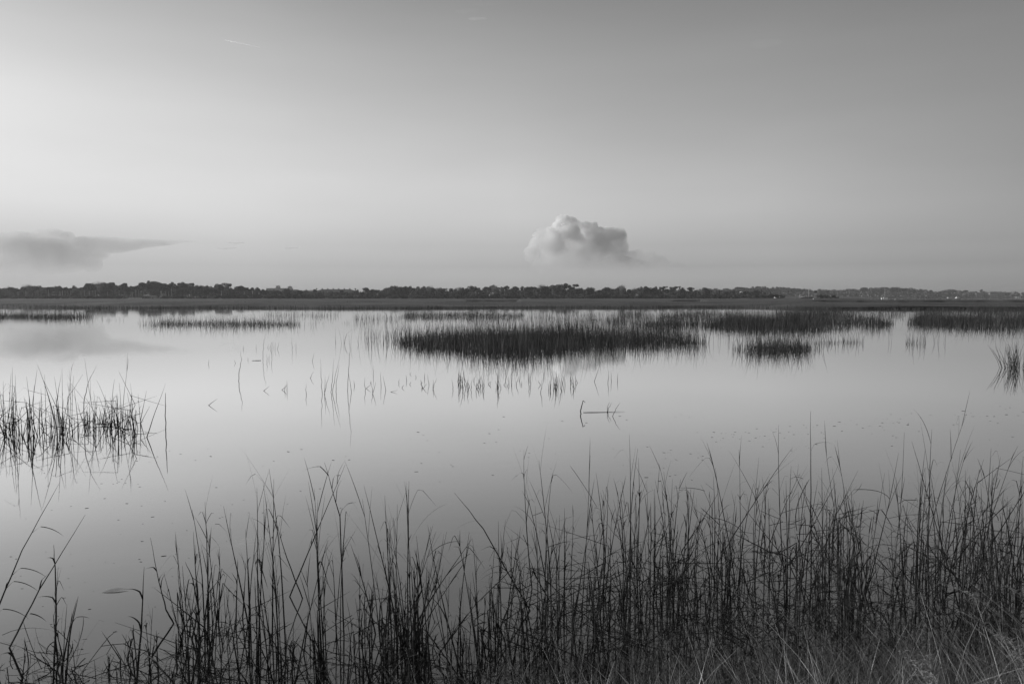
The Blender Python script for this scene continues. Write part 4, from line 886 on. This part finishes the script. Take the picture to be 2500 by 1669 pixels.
st_ = [(8, 588, 22, 0, 1.5, 1), (34, 578, 15, 20, 1.6, 1), (58, 576, 12, 0, 2, 1), (-30, 592, 20, 0, 2, 1), (98, 574, 15, 10, 1.7, 1), (128, 571, 13, 20, 2.2, 1), (165, 577, 12, 0, 1.6, 1)]
st_ += [(60, 600, 24, 0, 5, 1), (80, 588, 12, 20, 9, 1), (80, 610, 34, 0, 3.6, 1), (80, 640, 36, 0, 4.0, 1), (225, 645, 22, 0, 1.2, 1), (240, 598, 22, 0, 5.5, 1), (300, 593, 14, 0, 10, .85), (370, 590, 9, 0, 12, .75), (140, 622, 26, 0, 5, 1)]
cloud('cloud', st_, 'broad grey cloud bank at the left edge tapering to the right', vapour_mat('stratus', .0062, cz(740), cz(566), thin=.5), .08, 7.0)
STREAK = [(508, 597, 26, 3.0, 'faint thin cloud streak, leftmost of the small streaks right of the cloud bank'), (578, 593, 28, 1.8, 'thin dark cloud streak above the others right of the cloud bank'), (556, 606, 34, 1.8, 'long thin cloud streak below the upper streak right of the cloud bank'),
          (636, 611, 30, 1.5, 'very faint cloud streak in the middle of the streaks'), (712, 605, 24, 2.4, 'dark short cloud streak, right of all others near the left trees'), (808, 613, 16, 1.0, 'tiny faint streak of cloud furthest right of the streaks'),
          (1140, 27, 36, 6.0, 'faint smudge of cloud at the top edge left of centre'), (1168, 46, 30, 2.2, 'thin dark streak of cloud just below the smudge at the top'), (1872, 106, 50, 11.0, 'wide faint grey smudge of cloud high in the right sky'), (1190, 10, 44, 4.0, 'pale smear of cloud touching the top edge above the smudge')]
sm_ = vapour_mat('wisp', .012, 0, 0, col=.55); sm2 = vapour_mat('faint_wisp', .0016, 0, 0, col=.2)
for x, y, w_, h_, l in STREAK:
    faint = 'faint' in l or 'smear' in l
    cloud('cloud_streak', [(x - w_ * .3, y + h_ * .2, h_, 0, w_ * .55 / h_, 1), (x + w_ * .3, y - h_ * .2, h_ * .8, 0, w_ * .6 / h_, 1), (x, y, h_, 0, w_ * .5 / h_, .8)], l, sm2 if faint else sm_, .02, 5.0, cat='cloud')
m = MB(); a_, b_ = at(548, 98, CD * 1.1), at(634, 116, CD); m.tube([a_.lerp(b_, t / 10) for t in range(11)], [3 + 4 * math.sin(math.pi * (t / 10) ** .5) * (1 - t / 11) for t in range(11)], 8)
cm = vapour_mat('contrail', .06, 0, 0, aniso=.35)
tag(m.build('contrail', cm, smooth=True), 'short bright aircraft trail slanting down to the right, high at left', 'contrail')

# ------------------------------------------------------------------ haze
hz = bpy.data.materials.new('haze'); hz.use_nodes = True; t = hz.node_tree; t.nodes.clear()
out = nd(t, 'ShaderNodeOutputMaterial'); pv_ = nd(t, 'ShaderNodeVolumePrincipled'); pv_.inputs['Density'].default_value = .00014; pv_.inputs['Color'].default_value = (.93, .93, .93, 1); pv_.inputs['Anisotropy'].default_value = .2
t.links.new(pv_.outputs[0], out.inputs['Volume'])
m = MB(); m.box(-2400, 2400, -70, 2500, -1.6, 27); h_ = m.build('haze', hz); tag(h_, 'thin even haze over the whole marsh', 'haze', kind='stuff')
